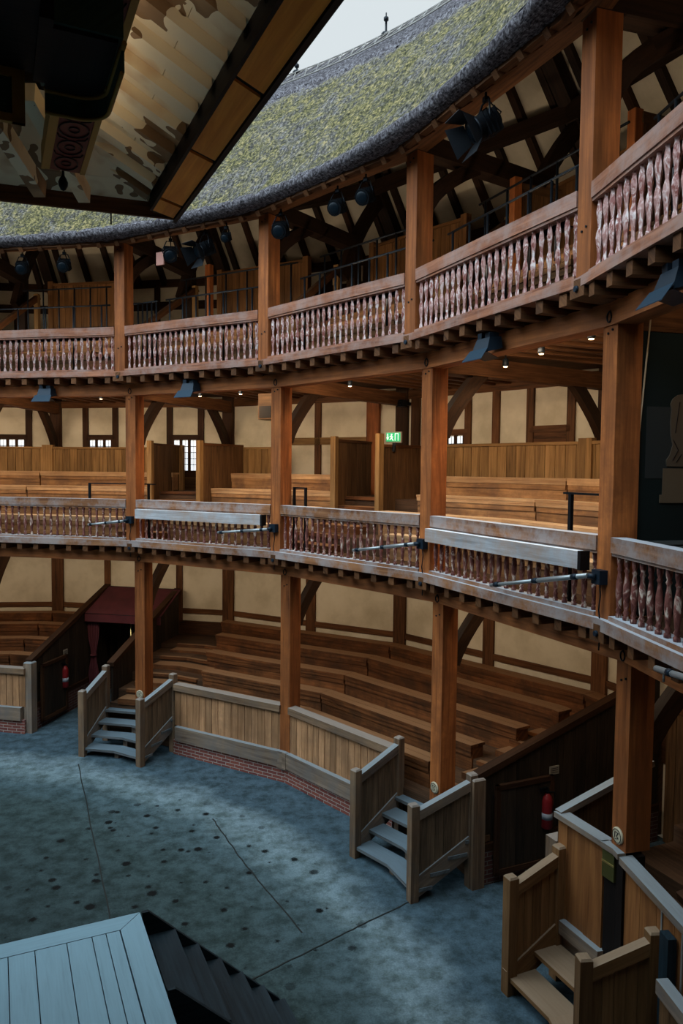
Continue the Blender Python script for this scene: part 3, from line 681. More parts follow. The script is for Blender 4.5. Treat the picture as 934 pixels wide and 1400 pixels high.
def rect_post(parent, f, x, y, z1, w=.12, mat=NEWEL, z0=0, name='newel'):
    s = MB(); s.box(f, x - w / 2, x + w / 2, y - w / 2, y + w / 2, z0, z1 - .02, 'z')
    a = w / 2 - .015; s.hexa([f(x - w / 2, y - w / 2, z1 - .02), f(x + w / 2, y - w / 2, z1 - .02), f(x + w / 2, y + w / 2, z1 - .02), f(x - w / 2, y + w / 2, z1 - .02), f(x - a, y - a, z1), f(x + a, y - a, z1), f(x + a, y + a, z1), f(x - a, y + a, z1)])
    return obj(name, s, mat, parent)
def stair(k, label, new=False, rf=10.39):
    fl, fr_ = bay(k - 1), bay(k)
    c = 1 / math.cos(R(9)); t = thing('yard_stair', label, 'stairs', F(k)(0, 10.8, 0), F(k).rz, 'timber stairs from the yard')
    nm, pm, tm = (NEWW, NEWW, NEWW) if new else (NEWEL, STAIRP, TREAD)
    for f, x in ((fl, .97), (fr_, -.97)):
        xx = x
        rect_post(t, f, xx, rf + .05, 1.31, mat=nm); rect_post(t, f, xx, RA1 + (.08 if not new else -.06), 1.58 if not new else 1.52, mat=nm)
        y0, y1 = rf + .11, RA1 + .02
        s = MB(); s.beam(f(xx, y0 - .02, 1.15), f(xx, y1 + .02, 1.42), .10, .12); obj('handrail', s, nm if new else GREYW, t)
        s = MB(); n = 6
        for i in range(n):
            a, b2 = y0 + (y1 - y0) * i / n + .004, y0 + (y1 - y0) * (i + 1) / n - .004
            za = lambda y: 1.12 + (y - y0) / (y1 - y0) * .27
            zb = lambda y: .12 + (y - y0) / (y1 - y0) * .42
            s.hexa([f(xx - .015, a, zb(a)), f(xx + .015, a, zb(a)), f(xx + .015, b2, zb(b2)), f(xx - .015, b2, zb(b2)), f(xx - .015, a, za(a)), f(xx + .015, a, za(a)), f(xx + .015, b2, za(b2)), f(xx - .015, b2, za(b2))], 'z')
        obj('side_panel', s, pm, t)
        s = MB(); s.beam(f(xx, rf + .05, .16), f(xx, RA1 + .1, .62), .075, .26); obj('stringer', s, nm if new else GREYW, t)
    # kinked treads: two boards meeting at the corner of the polygon
    sh = .92
    nt_, run, rise, dep = (3, .33, .205, .35) if new else (4, .27, .17, .30)
    for i in range(nt_):
        r0 = rf + .02 + i * run; z = rise * (i + 1)
        s = MB()
        for f, sgn in ((fl, 1), (fr_, -1)):
            q = lambda r: HT * r * sgn
            xe = sgn * .92
            p = [f(xe, r0, z - .045), f(q(r0), r0, z - .045), f(q(r0 + dep), r0 + dep, z - .045), f(xe, r0 + dep, z - .045)]
            if sgn < 0: p = [p[1], p[0], p[3], p[2]]
            p = [(v + (p[0] + p[2]) / 2 * .004) / 1.004 if False else v for v in p]
            g = .008 * (1 if sgn > 0 else -1)
            s.hexa(p + [v + Vector((0, 0, .045)) for v in p], 'x')
        obj('tread', s, tm, t)
    s = MB()
    for i in range(nt_):
        r0 = rf + .10 + i * run
        s.box(F(k), -.05, .05, r0 * c, (r0 + .2) * c, 0.0, rise * (i + 1) - .045, 'z')
    obj('bearer', s, GREYW, t)
    return t
stair(0, 'weathered timber stair with sloping side panels below the maroon awning')
stair(2, 'dark weathered timber stair in front of the lower gallery benches, mid yard')
stair(3, 'pale new timber stair with open treads at the bottom right corner', True, 10.5)

# platform behind the stairs (landing)
for k, lab in ((0, 'landing behind the timber stair below the awning'), (2, 'landing behind the dark timber stair')):
    s = MB()
    for f, sgn in ((bay(k - 1), 1), (bay(k), -1)):
        q = lambda r: HT * r * sgn
        p = [f(sgn * .93, RA1 + .16, .60), f(q(RA1 + .16), RA1 + .16, .60), f(q(11.62), 11.62, .60), f(sgn * .93, 11.62, .60)]
        if sgn < 0: p = [p[1], p[0], p[3], p[2]]
        s.hexa(p + [v + Vector((0, 0, .08)) for v in p])
    obj('stair_landing', s, STEP, label='dark board ' + lab, cat='landing')

def passage(b, x, y0, z0, y1, z1, label, mat=DARKP, side=1, plinth=True, bigpost=True, leaf=False, tname='passage_partition'):
    """boarded partition running back along a yard passage, sloped top"""
    f = bay(b); t = thing(tname, label, 'partition', f(x, (y0 + y1) / 2, 0), f.rz)
    zt = lambda y: z0 + (z1 - z0) * (y - y0) / (y1 - y0)
    n = 16; s = MB(); th = .05
    for i in range(n):
        a, c = y0 + (y1 - y0) * i / n + .004, y0 + (y1 - y0) * (i + 1) / n - .004
        s.hexa([f(x - th, a, .45), f(x, a, .45), f(x, c, .45), f(x - th, c, .45), f(x - th, a, zt(a)), f(x, a, zt(a)), f(x, c, zt(c)), f(x - th, c, zt(c))], 'z')
    obj('boards', s, mat, t)
    s = MB(); s.beam(f(x - .03, y0 - .05, zt(y0) + .03), f(x - .03, y1, zt(y1) + .03), .15, .09); obj('sloping_rail', s, OAKD, t)
    s = MB(); s.box(f, x - .08, x + .04, y0, y1, 0, .50, 'y'); obj('brick_plinth', s, BRICK_SHADED, t)
    s = MB(); s.box(f, x - .06, x + .05, y0, y1, .48, .58, 'y'); obj('plinth_rail', s, OAKD, t)
    if bigpost: rect_post(t, f, x + .0, y0 - .06, zt(y0) + .03, .19, GREYW if b < 0 else NEWEL, name='end_post')
    return t
passage(-1, -.83, 11.45, 1.49, 14.7, 2.63, 'dark boarded partition with sloping rail rising to the maroon awning')
passage(2, -.95, 11.45, 1.49, 14.7, 2.58, 'dark boarded partition with sloping rail behind the right fire extinguisher')
passage(-1, 1.07, 11.45, 1.55, 14.7, 2.60, 'boarded partition climbing from the weathered stair below the awning', bigpost=False)
passage(0, -1.04, 11.9, 1.30, 14.7, 2.50, 'dark boarded partition right of the awning beside the lower gallery steps', bigpost=False) if False else None
passage(3, -.93, 11.5, 1.75, 14.7, 2.75, 'dark boarded partition at the right edge behind the pale stair', bigpost=False)
# back doors of the passages
for n_, b in enumerate((-1, 2)):
    f = bay(b); s = MB()
    for i in range(10): s.box(f, -.85 + i * .19, -.85 + i * .19 + .18, RW - .10, RW - .04, 0.02, 2.05, 'z')
    obj('door_%d' % (n_ + 1), s, PANELD, kind='structure')

# open gate leaves against the partitions
for b, x, lab in ((-1, -.83, 'dark panelled gate leaf folded back against the left passage wall'), (2, -.95, 'dark gate leaf folded back beside the right fire extinguisher')):
    f = bay(b); t = thing('gate_leaf', lab, 'gate', f(x + .09, 12.1, .14), f.rz, 'open gate leaves')
    s = MB(); n = 6
    for i in range(n): s.box(f, x + .075, x + .105, 11.68 + i * .152, 11.68 + i * .152 + .148, .17, 1.36, 'z')
    obj('boards', s, DARKP, t)
    s = MB()
    for (ya, yb, za, zb) in ((11.64, 12.62, 1.33, 1.40), (11.64, 12.62, .14, .22), (11.64, 11.71, .14, 1.40), (12.55, 12.62, .14, 1.40)): s.box(f, x + .07, x + .125, ya, yb, za, zb, 'y' if yb - ya > .5 else 'z')
    obj('frame', s, OAKD, t)
    s = MB()
    for z in (.35, 1.2): s.box(f, x + .04, x + .08, 11.64, 11.72, z, z + .05)
    obj('hinge', s, IRON, t)
    # extinguisher
    t = thing('fire_extinguisher', 'red fire extinguisher hanging on the dark %s passage wall' % ('left' if b < 0 else 'right'), 'fire extinguisher', f(x + .12, 12.55, .66), f.rz, 'fire extinguishers')
    s = MB(); s.lathe(f(x + .12, 12.50, .66), [(.06, 0), (.078, .02), (.078, .40), (.065, .45), (.03, .49), (.022, .50)], 16); bo = obj('body', s, REDX, t)
    s = MB(); s.lathe(f(x + .12, 12.50, .80), [(.0795, 0), (.0795, .09)], 16); obj('instruction_label', s, WHITE, bo)
    s = MB(); s.lathe(f(x + .12, 12.50, 1.155), [(.02, 0), (.022, .05), (.01, .06)], 8); s.box(f, x + .105, x + .135, 12.38, 12.52, 1.20, 1.22); s.box(f, x + .105, x + .135, 12.38, 12.50, 1.235, 1.25); obj('valve', s, IRON, t)
    s = MB(); s.tube([f(x + .12, 12.50, 1.18), f(x + .12, 12.62, 1.16), f(x + .12, 12.63, 1.0), f(x + .12, 12.59, .80)], .012, 6); obj('hose', s, IRON, t)
    s = MB(); s.box(f, x + .01, x + .05, 12.45, 12.55, .85, 1.12); obj('wall_bracket', s, IRON, t)
    s = MB(); s.box(f, x + .005, x + .02, 12.62, 12.78, 1.36, 1.48); cc = obj('notice_card', s, CARD, label='small pale notice card above the %s fire extinguisher' % ('left' if b < 0 else 'right'), cat='notice')
    s = MB()
    for i in range(3): s.box(f, x + .02, x + .023, 12.64, 12.76, 1.385 + i * .03, 1.392 + i * .03)
    s.v and obj('printed_lines', s, INKP, cc)

# maroon awning over the left passage
f = bay(-1)
t = thing('passage_awning', 'maroon canvas awning with straight valance over the left yard passage', 'awning', f(.1, 14.0, 2.0), f.rz)
def tent(f, x0, x1, ya, za, yb, zb, t, drop=.20):
    s = MB()
    nx = 12
    for i in range(nx):
        xa, xb = x0 + (x1 - x0) * i / nx, x0 + (x1 - x0) * (i + 1) / nx
        s.hexa([f(xa, ya, za - .02), f(xb, ya, za - .02), f(xb, yb, zb - .02), f(xa, yb, zb - .02), f(xa, ya, za), f(xb, ya, za), f(xb, yb, zb), f(xa, yb, zb)], 'x', (4, 4))
    obj('canvas_top', s, REDC, t)
    s = MB(); s.box(f, x0, x1, ya - .012, ya, za - drop, za + .002); s.box(f, x1 - .01, x1, ya, yb, za - drop, za + .002) if False else None
    obj('valance', s, REDC, t)
tent(f, -.80, 1.16, 13.5, 2.18, 14.62, 2.66, t)
s = MB(); s.tube([f(-.80, 13.5, 2.17), f(1.16, 13.5, 2.17)], .015, 6); s.tube([f(-.80, 14.62, 2.65), f(1.16, 14.62, 2.65)], .015, 6); obj('awning_bar', s, IRON, t)
s = MB(); s.box(f, .02, .09, 14.66, 14.80, 2.6, 2.78); obj('wall_fixing', s, STEEL, t)
s = MB(); pts = []
t2 = thing('door_curtain', 'maroon curtain tied at the middle, hanging at the left side under the awning', 'curtain', f(-.68, 13.6, .1), f.rz)
n = 40
for i in range(14):
    pass
def curtain(f, x0, x1, y, z0, z1, waist):
    s = MB(); nx, nz = 28, 16; grid = []
    for i in range(nx + 1):
        c = []
        for j in range(nz + 1):
            v = j / nz; z = z0 + (z1 - z0) * v; sq = 1 - waist * math.exp(-((v - .52) / .16) ** 2)
            xm = (x0 + x1) / 2; a = i / nx
            c.append(f(xm + (x0 + (x1 - x0) * a - xm) * sq, y + .03 * math.sin(a * 9 * math.pi) * sq, z))
        grid.append(c)
    for i in range(nx):
        for j in range(nz): s.face([grid[i][j], grid[i + 1][j], grid[i + 1][j + 1], grid[i][j + 1]], Vector((0, 0, 1)), (0, 0, Vector((0, 0, 0))), True)
    return s
cl = obj('cloth', curtain(f, -.80, -.50, 13.62, .06, 2.14, .6), REDC, t2); md = cl.modifiers.new('thick', 'SOLIDIFY'); md.thickness = .006
s = MB(); s.lathe(f(-.65, 13.62, 1.12), [(.07, 0), (.085, .02), (.07, .04)], 10); obj('tieback', s, REDC, t2)
s = MB(); s.tube([f(.27, 13.75, .02), f(.27, 13.75, 2.25)], .018, 8); s.lathe(f(.27, 13.75, .02), [(.05, 0), (.05, .02), (.02, .04)], 10); obj('brass_pole', s, BRASS, label='thin brass pole standing behind the stair rail below the awning', cat='pole')
# second awning, at the right edge, seen under the girt
f = bay(3)
t = thing('passage_awning', 'dark maroon awning at the right edge below the middle gallery railing', 'awning', f(0, 13.3, 2.2), f.rz)
tent(f, -.75, 1.0, 12.9, 2.75, 14.4, 3.25, t, .25)

# tall boarded pen beside the new stair, with brass plate below post
f2, f3 = bay(2), bay(3)
t = thing('boarded_pen', 'tall pen of three warm boards with grey cap rail beside the pale stair', 'pen', pos(2.86, RA1, 0), F(2.9).rz)
s = MB()
ks = [2.752, 2.795, 2.872, 2.948]
for a, c in zip(ks, ks[1:]): s.arc(a + .001, c - .001, RA1 - .02 - random.uniform(0, .01), RA1 + .03, .70, 1.80, 'z')
obj('board_panel', s, FRESH, t)
s = MB(); s.arc(2.745, 2.955, RA1 - .07, RA1 + .08, 1.80, 1.86); obj('cap_rail', s, GREYW, t)
s = MB(); s.beam(f2(.90, RA1 - .03, 1.84), f2(.90, 12.6, 2.22), .10, .07); obj('side_rail', s, GREYW, t)
s = MB(); s.hexa([f2(.86, RA1, .5), f2(.90, RA1, .5), f2(.90, 12.6, .5), f2(.86, 12.6, .5), f2(.86, RA1, 1.8), f2(.90, RA1, 1.8), f2(.90, 12.6, 2.2), f2(.86, 12.6, 2.2)], 'z'); obj('side_panel', s, PANELD, t)
s = MB(); s.arc(2.74, 2.96, RA1 - .10, RA1 + .1, .55, .70); s.arc(2.74, 2.96, RA1 - .04, RA1 + .1, 0, .55); obj('foot_rail', s, GREYW, t)
t = thing('post_casing', 'black casing with greenish brass plate under the nearest post', 'casing', F(3)(0, RA1, 0), F(3).rz)
s = MB(); s.arc(2.955, 3.04, RA1 - .03, RA1 + .22, 0, 1.82, 'z'); obj('casing', s, BLACKP, t)
s = MB(); s.arc(2.953, 3.0, RA1 - .055, RA1 - .03, 1.50, 1.80); obj('brass_plate', s, mat_plain('dull_brass', (.16, .15, .05), .35, .7), t)
s = MB(); s.arc(2.953, 3.0, RA1 - .060, RA1 - .055, 1.655, 1.675); obj('gilt_line', s, BRASS, t)
s = MB(); s.arc(2.95, 3.03, RA1 - .075, RA1 + .02, 1.80, 1.86); obj('cap_rail', s, GREYW, t)
t = thing('boarded_pen', 'tall warm boarded wall with grey cap rail running off the right edge', 'pen', pos(3.4, RA1, 0), f3.rz)
s = MB()
for i in range(9): s.arc(3.04 + i * .085, 3.04 + (i + 1) * .085 - .002, RA1 + .0, RA1 + .05, .1, 1.76, 'z')
obj('board_panel', s, FRESH, t)
s = MB(); s.arc(3.03, 3.82, RA1 - .06, RA1 + .09, 1.76, 1.83); obj('cap_rail', s, GREYW, t)
s = MB()
for kx in (3.235, 3.33): s.arc(kx, kx + .006, RA1 - .012, RA1 + .0, .9, 1.74, 'z')
obj('surface_conduit', s, STEEL, t)
# dark inner newels and side screen by the pale stair
s = MB(); f = f2; s.box(f, .68, .86, RA1 - .02, RA1 + .16, 0, 1.50, 'z'); obj('dark_post', s, NEWEL, label='stout dark grey post behind the left newel of the pale stair', cat='post')
s = MB(); f = f3; s.box(f, -.80, -.66, RA1 - .10, RA1 - .02, 0, 1.62, 'z'); obj('dark_post', s, BLACKW, label='black capped post behind the right newel of the pale stair', cat='post')
t = thing('side_screen', 'dark boarded screen with pale rail at the bottom right corner', 'screen', f3(-.3, RA1 - .18, 0), f3.rz)
s = MB()
for i in range(6): s.box(f3, -.64 + i * .16, -.64 + i * .16 + .155, RA1 - .17, RA1 - .12, 0, 1.15, 'z')
obj('boards', s, PANELD, t)
s = MB(); s.box(f3, -.66, .34, RA1 - .20, RA1 - .09, 1.15, 1.28); obj('top_rail', s, GREYW, t)

# ================================================================== BENCHES
ROWN = ['front', 'second', 'third', 'fourth', 'rear']
def bench(name, k0, k1, rf, zs, zf, seatm, fasm, label, group, depth=.30, aprm=None):
    km = (k0 + k1) / 2; b = math.floor(km)
    t = thing(name, label, 'bench', pos(km, rf + .15, zf, b), bay(b).rz, group)
    s = MB(); g = .003
    s.arc(k0 + .001, k1 - .001, rf, rf + depth / 2 - g, zs - .042, zs); s.arc(k0 + .001, k1 - .001, rf + depth / 2 + g, rf + depth, zs - .042, zs); obj('seat_board', s, seatm, t)
    s = MB(); s.arc(k0 + .003, k1 - .003, rf + .006, rf + .03, zs - .105, zs - .042); obj('apron_board', s, aprm or seatm, t)
    s = MB(); zm = zs - .042 - (zs - zf) * .34
    s.arc(k0 + .006, k1 - .006, rf + .018, rf + .045, zm, zs - .042); s.arc(k0 + .004, k1 - .004, rf + .035, rf + .06, zf, zm + .01); obj('riser_board', s, fasm, t)
    for kk_ in (k0 + .012, k1 - .012):
        s = MB(); s.arc(kk_ - .006, kk_ + .006, rf + .06, rf + depth - .02, zf + .02, zs - .042); obj('end_board', s, fasm, t)
    return t
def cutseg(k0, k1):
    cuts = [k0] + [i for i in range(math.ceil(k0 + .05), math.floor(k1 - .05) + 1)] + [k1]
    return list(zip(cuts, cuts[1:]))
def where(k0, k1):
    b = math.floor((k0 + k1) / 2); return BAYN.get(b, 'rightmost bay')
L_ENDS = [.35, .24, .14, .08, .00]; R_ENDS = [1.86, 1.93, 1.99, 2.04, 2.22]
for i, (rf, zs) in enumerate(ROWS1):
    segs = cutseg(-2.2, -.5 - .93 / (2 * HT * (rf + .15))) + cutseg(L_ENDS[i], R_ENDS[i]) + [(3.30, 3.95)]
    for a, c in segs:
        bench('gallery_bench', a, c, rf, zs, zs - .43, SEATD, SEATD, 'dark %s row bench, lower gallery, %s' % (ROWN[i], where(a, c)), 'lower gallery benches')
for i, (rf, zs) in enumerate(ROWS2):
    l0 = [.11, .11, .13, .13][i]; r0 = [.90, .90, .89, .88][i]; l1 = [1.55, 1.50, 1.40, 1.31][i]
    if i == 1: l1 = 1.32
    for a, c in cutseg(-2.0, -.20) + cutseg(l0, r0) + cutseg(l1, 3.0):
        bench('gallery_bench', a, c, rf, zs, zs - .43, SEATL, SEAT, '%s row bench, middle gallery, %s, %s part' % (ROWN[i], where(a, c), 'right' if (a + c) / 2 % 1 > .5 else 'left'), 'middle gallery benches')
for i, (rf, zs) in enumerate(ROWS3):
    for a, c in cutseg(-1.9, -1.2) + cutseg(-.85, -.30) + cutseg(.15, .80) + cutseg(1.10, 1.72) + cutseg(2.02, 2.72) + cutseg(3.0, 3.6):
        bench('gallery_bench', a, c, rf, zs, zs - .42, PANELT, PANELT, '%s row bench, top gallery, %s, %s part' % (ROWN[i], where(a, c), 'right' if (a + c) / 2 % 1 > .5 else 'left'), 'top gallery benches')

# boarded seat backs
def back(k0, k1, r, z0, z1, label, group, mat=PANEL, posts=True, lift=.05):
    km = (k0 + k1) / 2; b = math.floor(km)
    t = thing('seat_back', label, 'seat back', pos(km, r, z0, b), bay(b).rz, group)
    s = MB(); n = max(2, int(round((k1 - k0) * 2 * HT * r / .20))); w = (k1 - k0) / n
    for i in range(n): s.arc(k0 + i * w + w * .025, k0 + (i + 1) * w - w * .025, r, r + .03, z0, z1 - .04, 'z')
    obj('board_panel', s, mat, t)
    s = MB(); s.arc(k0, k1, r + .028, r + .05, z0, z1 - .05); obj('backing_board', s, OAKD, t)
    s = MB(); s.arc(k0, k1, r - .03, r + .07, z1 - .05, z1); obj('top_rail', s, mat, t)
    if posts:
        for kk_ in (k0 + .015, k1 - .015):
            s = MB(); s.arc(kk_ - .015, kk_ + .015, r - .04, r + .08, z0, z1 + lift, 'z'); obj('post', s, mat, t)
    return t
for a, c in cutseg(-2.0, -.20) + [(.11, .40)] + cutseg(1.30, 3.0):
    back(a, c, 14.33, 5.10, 6.16, 'golden boarded seat back, middle gallery, %s, %s part' % (where(a, c), 'right' if (a + c) / 2 % 1 > .5 else 'left'), 'middle gallery seat backs')
for a, c in ((-1.8, -1.25), (-.83, -.33), (.20, .76), (1.12, 1.68), (2.06, 2.68), (3.05, 3.6)):
    back(a, c, 13.05, 8.30, 9.84, 'tall orange boarded seat back, top gallery, %s' % where(a, c), 'top gallery seat backs', mat=PANELT)
# screens beside the aisles of the middle gallery
def screen(k, y0, y1, z0, z1, label, pz=.0):
    b = math.floor(k); f = bay(b); x0 = (k - b - .5) * 2 * HT * y0
    t = thing('aisle_screen', label, 'screen', f(x0, (y0 + y1) / 2, z0), f.rz, 'screens beside the middle gallery aisles')
    s = MB(); s.box(f, x0 - .05, x0 + .06, y0 - .06, y0 + .06, z0, z1 + .06 + pz, 'z'); obj('end_post', s, PANEL, t)
    s = MB(); n = 7; dy = (y1 - y0 - .06) / n
    for i in range(n): s.box(f, x0 - .02, x0 + .02, y0 + .06 + i * dy + .003, y0 + .06 + (i + 1) * dy - .003, z0, z1 - .03, 'z')
    obj('boards', s, PANELD, t)
    s = MB(); s.box(f, x0 - .04, x0 + .04, y0 + .05, y1, z1 - .04, z1 + .01, 'y'); obj('cap_rail', s, OAKF, t)
screen(-.19, 12.8, 14.3, 4.5, 6.20, 'dark boarded aisle screen with golden end post, left of the leaded window')
screen(.12, 12.8, 14.3, 4.5, 6.20, 'dark boarded aisle screen with golden end post, right of the leaded window')
screen(.955, 12.8, 14.3, 4.5, 6.24, 'wide dark boarded aisle screen left of the green exit sign')
screen(1.25, 12.8, 14.3, 4.5, 6.12, 'dark boarded aisle screen with slim golden end post under the green exit sign', .14)
s = MB(); s.arc(1.14, 1.30, 14.2, 14.26, 4.6, 6.10, 'z'); obj('boarded_stop', s, PANELD, label='dark boarding below the exit sign, behind the aisle screen', cat='boarding')

# top gallery: iron rails and sloping aisle handrails
def ironrail(k0, k1, r, zb, zt, n, label):
    km = (k0 + k1) / 2; b = math.floor(km)
    t = thing('iron_rail', label, 'handrail', pos(km, r, zb, b), bay(b).rz, 'black iron rails of the top gallery')
    s = MB(); cuts = cutseg(k0, k1)
    s.tube([pos(k0, r, zt, math.floor((k0 + cuts[0][1]) / 2))] + [pos(c, r, zt, math.floor((a + c) / 2)) for a, c in cuts], .016, 6); obj('rail', s, IRON, t)
    for i in range(n):
        kk_ = k0 + (k1 - k0) * (i + .3) / (n - .4); s = MB(); p = pos(kk_, r, zb); s.tube([p, p + Vector((0, 0, zt - zb))], .017, 6); obj('upright', s, IRON, t)
for a, c, lb in ((-1.5, -.16, 'leftmost bay'), (-.1, .16, 'short piece by the first post'), (.22, .92, 'second bay from left'), (1.12, 1.96, 'third bay from left'), (2.05, 2.92, 'fourth bay from left'), (3.1, 3.7, 'rightmost bay')):
    ironrail(a, c, 11.2, 7.6, 8.88, 8, 'lower black iron rail of the top gallery, %s' % lb)
for a, c, lb in ((-.80, -.25, 'leftmost bay'), (.20, .95, 'second bay from left'), (1.10, 1.75, 'third bay from left'), (2.05, 2.8, 'fourth bay from left')):
    ironrail(a, c, 11.75, 7.95, 9.38, 6, 'upper black iron rail of the top gallery, %s' % lb)
for k, lb in ((-.92, 'leftmost bay'), (.03, 'behind the first post'), (.97, 'behind the second post'), (1.93, 'behind the third post')):
    b = math.floor(k); f = bay(b); x = (k - b - .5) * 2 * HT * 12
    t = thing('aisle_handrail', 'sloping oak handrail of a top gallery aisle, %s' % lb, 'handrail', f(x, 12.2, 7.8), f.rz, 'sloping aisle handrails')
    s = MB(); s.beam(f(x, 11.35, 8.45), f(x, 13.0, 9.55), .09, .12); obj('rail', s, OAKF, t)
    for y, z0, z1 in ((11.4, 7.6, 8.5), (12.95, 8.3, 9.6)):
        s = MB(); s.box(f, x - .05, x + .05, y - .05, y + .05, z0, z1, 'z'); obj('post', s, PANEL, t)
for k in (.30, 2.12, 2.69):
    b = math.floor(k); f = bay(b); x = (k - b - .5) * 2 * HT * 12.2
    s = MB(); s.box(f, x - .06, x + .06, 12.15, 12.27, 7.94, 9.75, 'z'); obj('screen_post', s, OAK, label='upright orange oak post among the top gallery seats, %s' % where(k, k), cat='post', group='upright posts in the top gallery')
for k in (2.10, 2.70):
    b = math.floor(k); f = bay(b); x = (k - b - .5) * 2 * HT * 12.2
    s = MB()
    for i in range(6): s.box(f, x - .02, x + .02, 12.27 + i * .16, 12.27 + i * .16 + .155, 8.0, 9.65, 'z')
    s.box(f, x - .04, x + .04, 12.25, 13.25, 9.6, 9.72, 'y'); obj('side_screen', s, PANELD, label='dark boarded screen among the top gallery seats, %s' % ('behind the third post' if k < 2.5 else 'right of the nearest post'), cat='screen')

# small fittings on the middle gallery
s_n = 0
for (k0, k1, r, z, lb) in ((-.33, -.02, 11.35, 5.33, 'by the first post'), (.02, .10, 11.35, 5.33, 'just right of the first post'), (1.03, 1.13, 11.35, 5.33, 'just right of the second post'), (2.70, 2.97, 11.35, 5.42, 'left of the nearest post')):
    t = thing('grab_rail', 'short black grab rail behind the middle gallery front, %s' % lb, 'grab rail', pos((k0 + k1) / 2, r, 4.6), bay(math.floor((k0 + k1) / 2)).rz, 'grab rails')
    s = MB(); s.arc(k0, k1, r - .02, r + .02, z - .012, z + .012); obj('bar', s, IRON, t)
    for kk_ in ((k0 + .006, k1 - .006) if k1 - k0 > .09 and k0 < 2 else (k0 + .03,)):
        s = MB(); s.arc(kk_ - .006, kk_ + .006, r - .02, r + .02, 4.22, z - .012, 'z'); obj('upright', s, IRON, t)
for (k0, k1, z0, z1, zr0, zr1, lb) in ((.055, .93, 4.67, 4.85, 0, 0, 'between first and second posts'), (2.045, 2.93, 4.68, 4.86, 0, 0, 'between third and fourth posts')):
    t = thing('rolled_baulk', 'long bleached timber baulk outside the railing, %s' % lb, 'baulk', pos((k0 + k1) / 2, 10.9, z0), bay(math.floor(k0)).rz, 'bleached baulks')
    s = MB(); s.arc(k0, k1, RA2 - .11, RA2 - .007, z0, z1); obj('baulk', s, BLEACH, t)
    s = MB(); s.arc(k1, k1 + .012, RA2 - .115, RA2 - .006, z0 - .01, z1 + .005); obj('end_cap', s, BLACKP, t)
# hinged steel arms bracketed to the posts
for k, (ka, za), (kb, zb), lb in ((0, (-.245, 4.52), (-.02, 4.61), 'first'), (1, (.662, 4.50), (.985, 4.61), 'second'), (2, (1.616, 4.43), (1.985, 4.63), 'third'), (3, (2.512, 4.31), (2.985, 4.64), 'fourth')):
    r = RA2 - .14; b = math.floor(ka)
    t = thing('swing_arm', 'slender steel arm with blue collar swung out from the %s middle gallery post' % lb, 'pole', pos(k, r, za), F(k).rz, 'steel arms on the middle gallery posts')
    A, B_ = pos(ka, r, za, b), pos(kb, r, zb, b)
    s = MB(); s.tube([A, A.lerp(B_, .55)], .021, 8); s.tube([A.lerp(B_, .5), B_], .027, 8); obj('tube', s, STEEL, t)
    for q in (.05, .48, .86): s = MB(); s.tube([A.lerp(B_, q), A.lerp(B_, q + .05)], .032, 8); obj('collar', s, IRONB, t)
    f = F(k); c = 1 / math.cos(R(9)); s = MB(); s.box(f, -.07, .07, RA2 * c - .10, RA2 * c - .01, 4.56, 4.70); s.tube([B_, f(0, RA2 * c - .1, 4.63)], .03, 8); obj('bracket', s, IRONB, t)
    s = MB(); s.tube([f(0, RA2 * c - .05, 4.58), f(.03, RA2 * c - .06, 4.45), f(-.02, RA2 * c - .04, 4.3), f(.03, RA2 * c - .05, 4.15), f(0, RA2 * c - .04, 3.9)], .008, 5); obj('cord', s, IRON, t)
t = thing('swing_arm', 'short end of a steel tube with hook at the right edge below the gallery floor', 'pole', pos(3.36, RA2 - .1, 4.0), f3.rz)
A = pos(3.345, RA2 - .1, 4.04); B_ = pos(3.7, RA2 - .1, 4.16)
s = MB(); s.tube([A, B_], .027, 10); obj('tube', s, STEEL, t)
s = MB(); s.tube([A.lerp(B_, .15), A.lerp(B_, .2)], .034, 8); obj('collar', s, IRONB, t)
s = MB(); s.tube([A.lerp(B_, .1), A.lerp(B_, .1) - Vector((0, 0, .09))], .010, 6); obj('hook', s, STEEL, t)

# exit sign, loudspeaker, alarm
f = bay(1); ke, ye = 1.262, 13.1; xe = (ke - 1.5) * 2 * HT * ye; ze = 6.265; xe += .035
t = thing('exit_sign', 'lit green running man exit sign above the aisle screen', 'sign', f(xe, ye, ze - .1), f.rz)
ph = f.ph
class Turn:                                   # the sign is turned a little towards the stage
    a = R(26); n = f.n * math.cos(a) + f.u * -math.sin(a) ; u = f.u * math.cos(a) + f.n * math.sin(a)
    def __call__(s_, x, y, z): return f(xe, ye, 0) + Turn.u * x + Turn.n * y + Vector((0, 0, z))
T = Turn()
s = MB(); s.box(T, -.155, .155, 0, .06, ze - .10, ze + .10); obj('housing', s, CARD, t)
s = MB(); s.box(T, -.135, .135, -.008, 0, ze - .08, ze + .08); pn = obj('green_panel', s, EXITG, t)
s = MB(); s.box(T, -.02, .02, .06, .09, 6.0, ze + .08); s.box(T, -.02, .02, .0, .09, 6.0, ze - .1); obj('bracket', s, IRON, t)
s = MB()
def sq(x0, x1, z0, z1): s.box(T, x0, x1, -.012, -.008, ze + z0, ze + z1)
def ln(x0, z0, x1, z1, w): s.beam(T(x0, -.010, ze + z0), T(x1, -.010, ze + z1), .004, w, Turn.n.cross(Vector((x1 - x0, 0, 0)))) if False else s.beam(T(x0, -.010, ze + z0), T(x1, -.010, ze + z1), w, .004, Turn.n)
sq(.03, .042, -.065, .065); sq(.088, .10, -.065, .065); sq(.03, .10, .06, .07); sq(-.115, -.10, -.01, .065)
ln(-.125, .0, -.1075, -.05, .014); ln(-.09, .0, -.1075, -.05, .014)
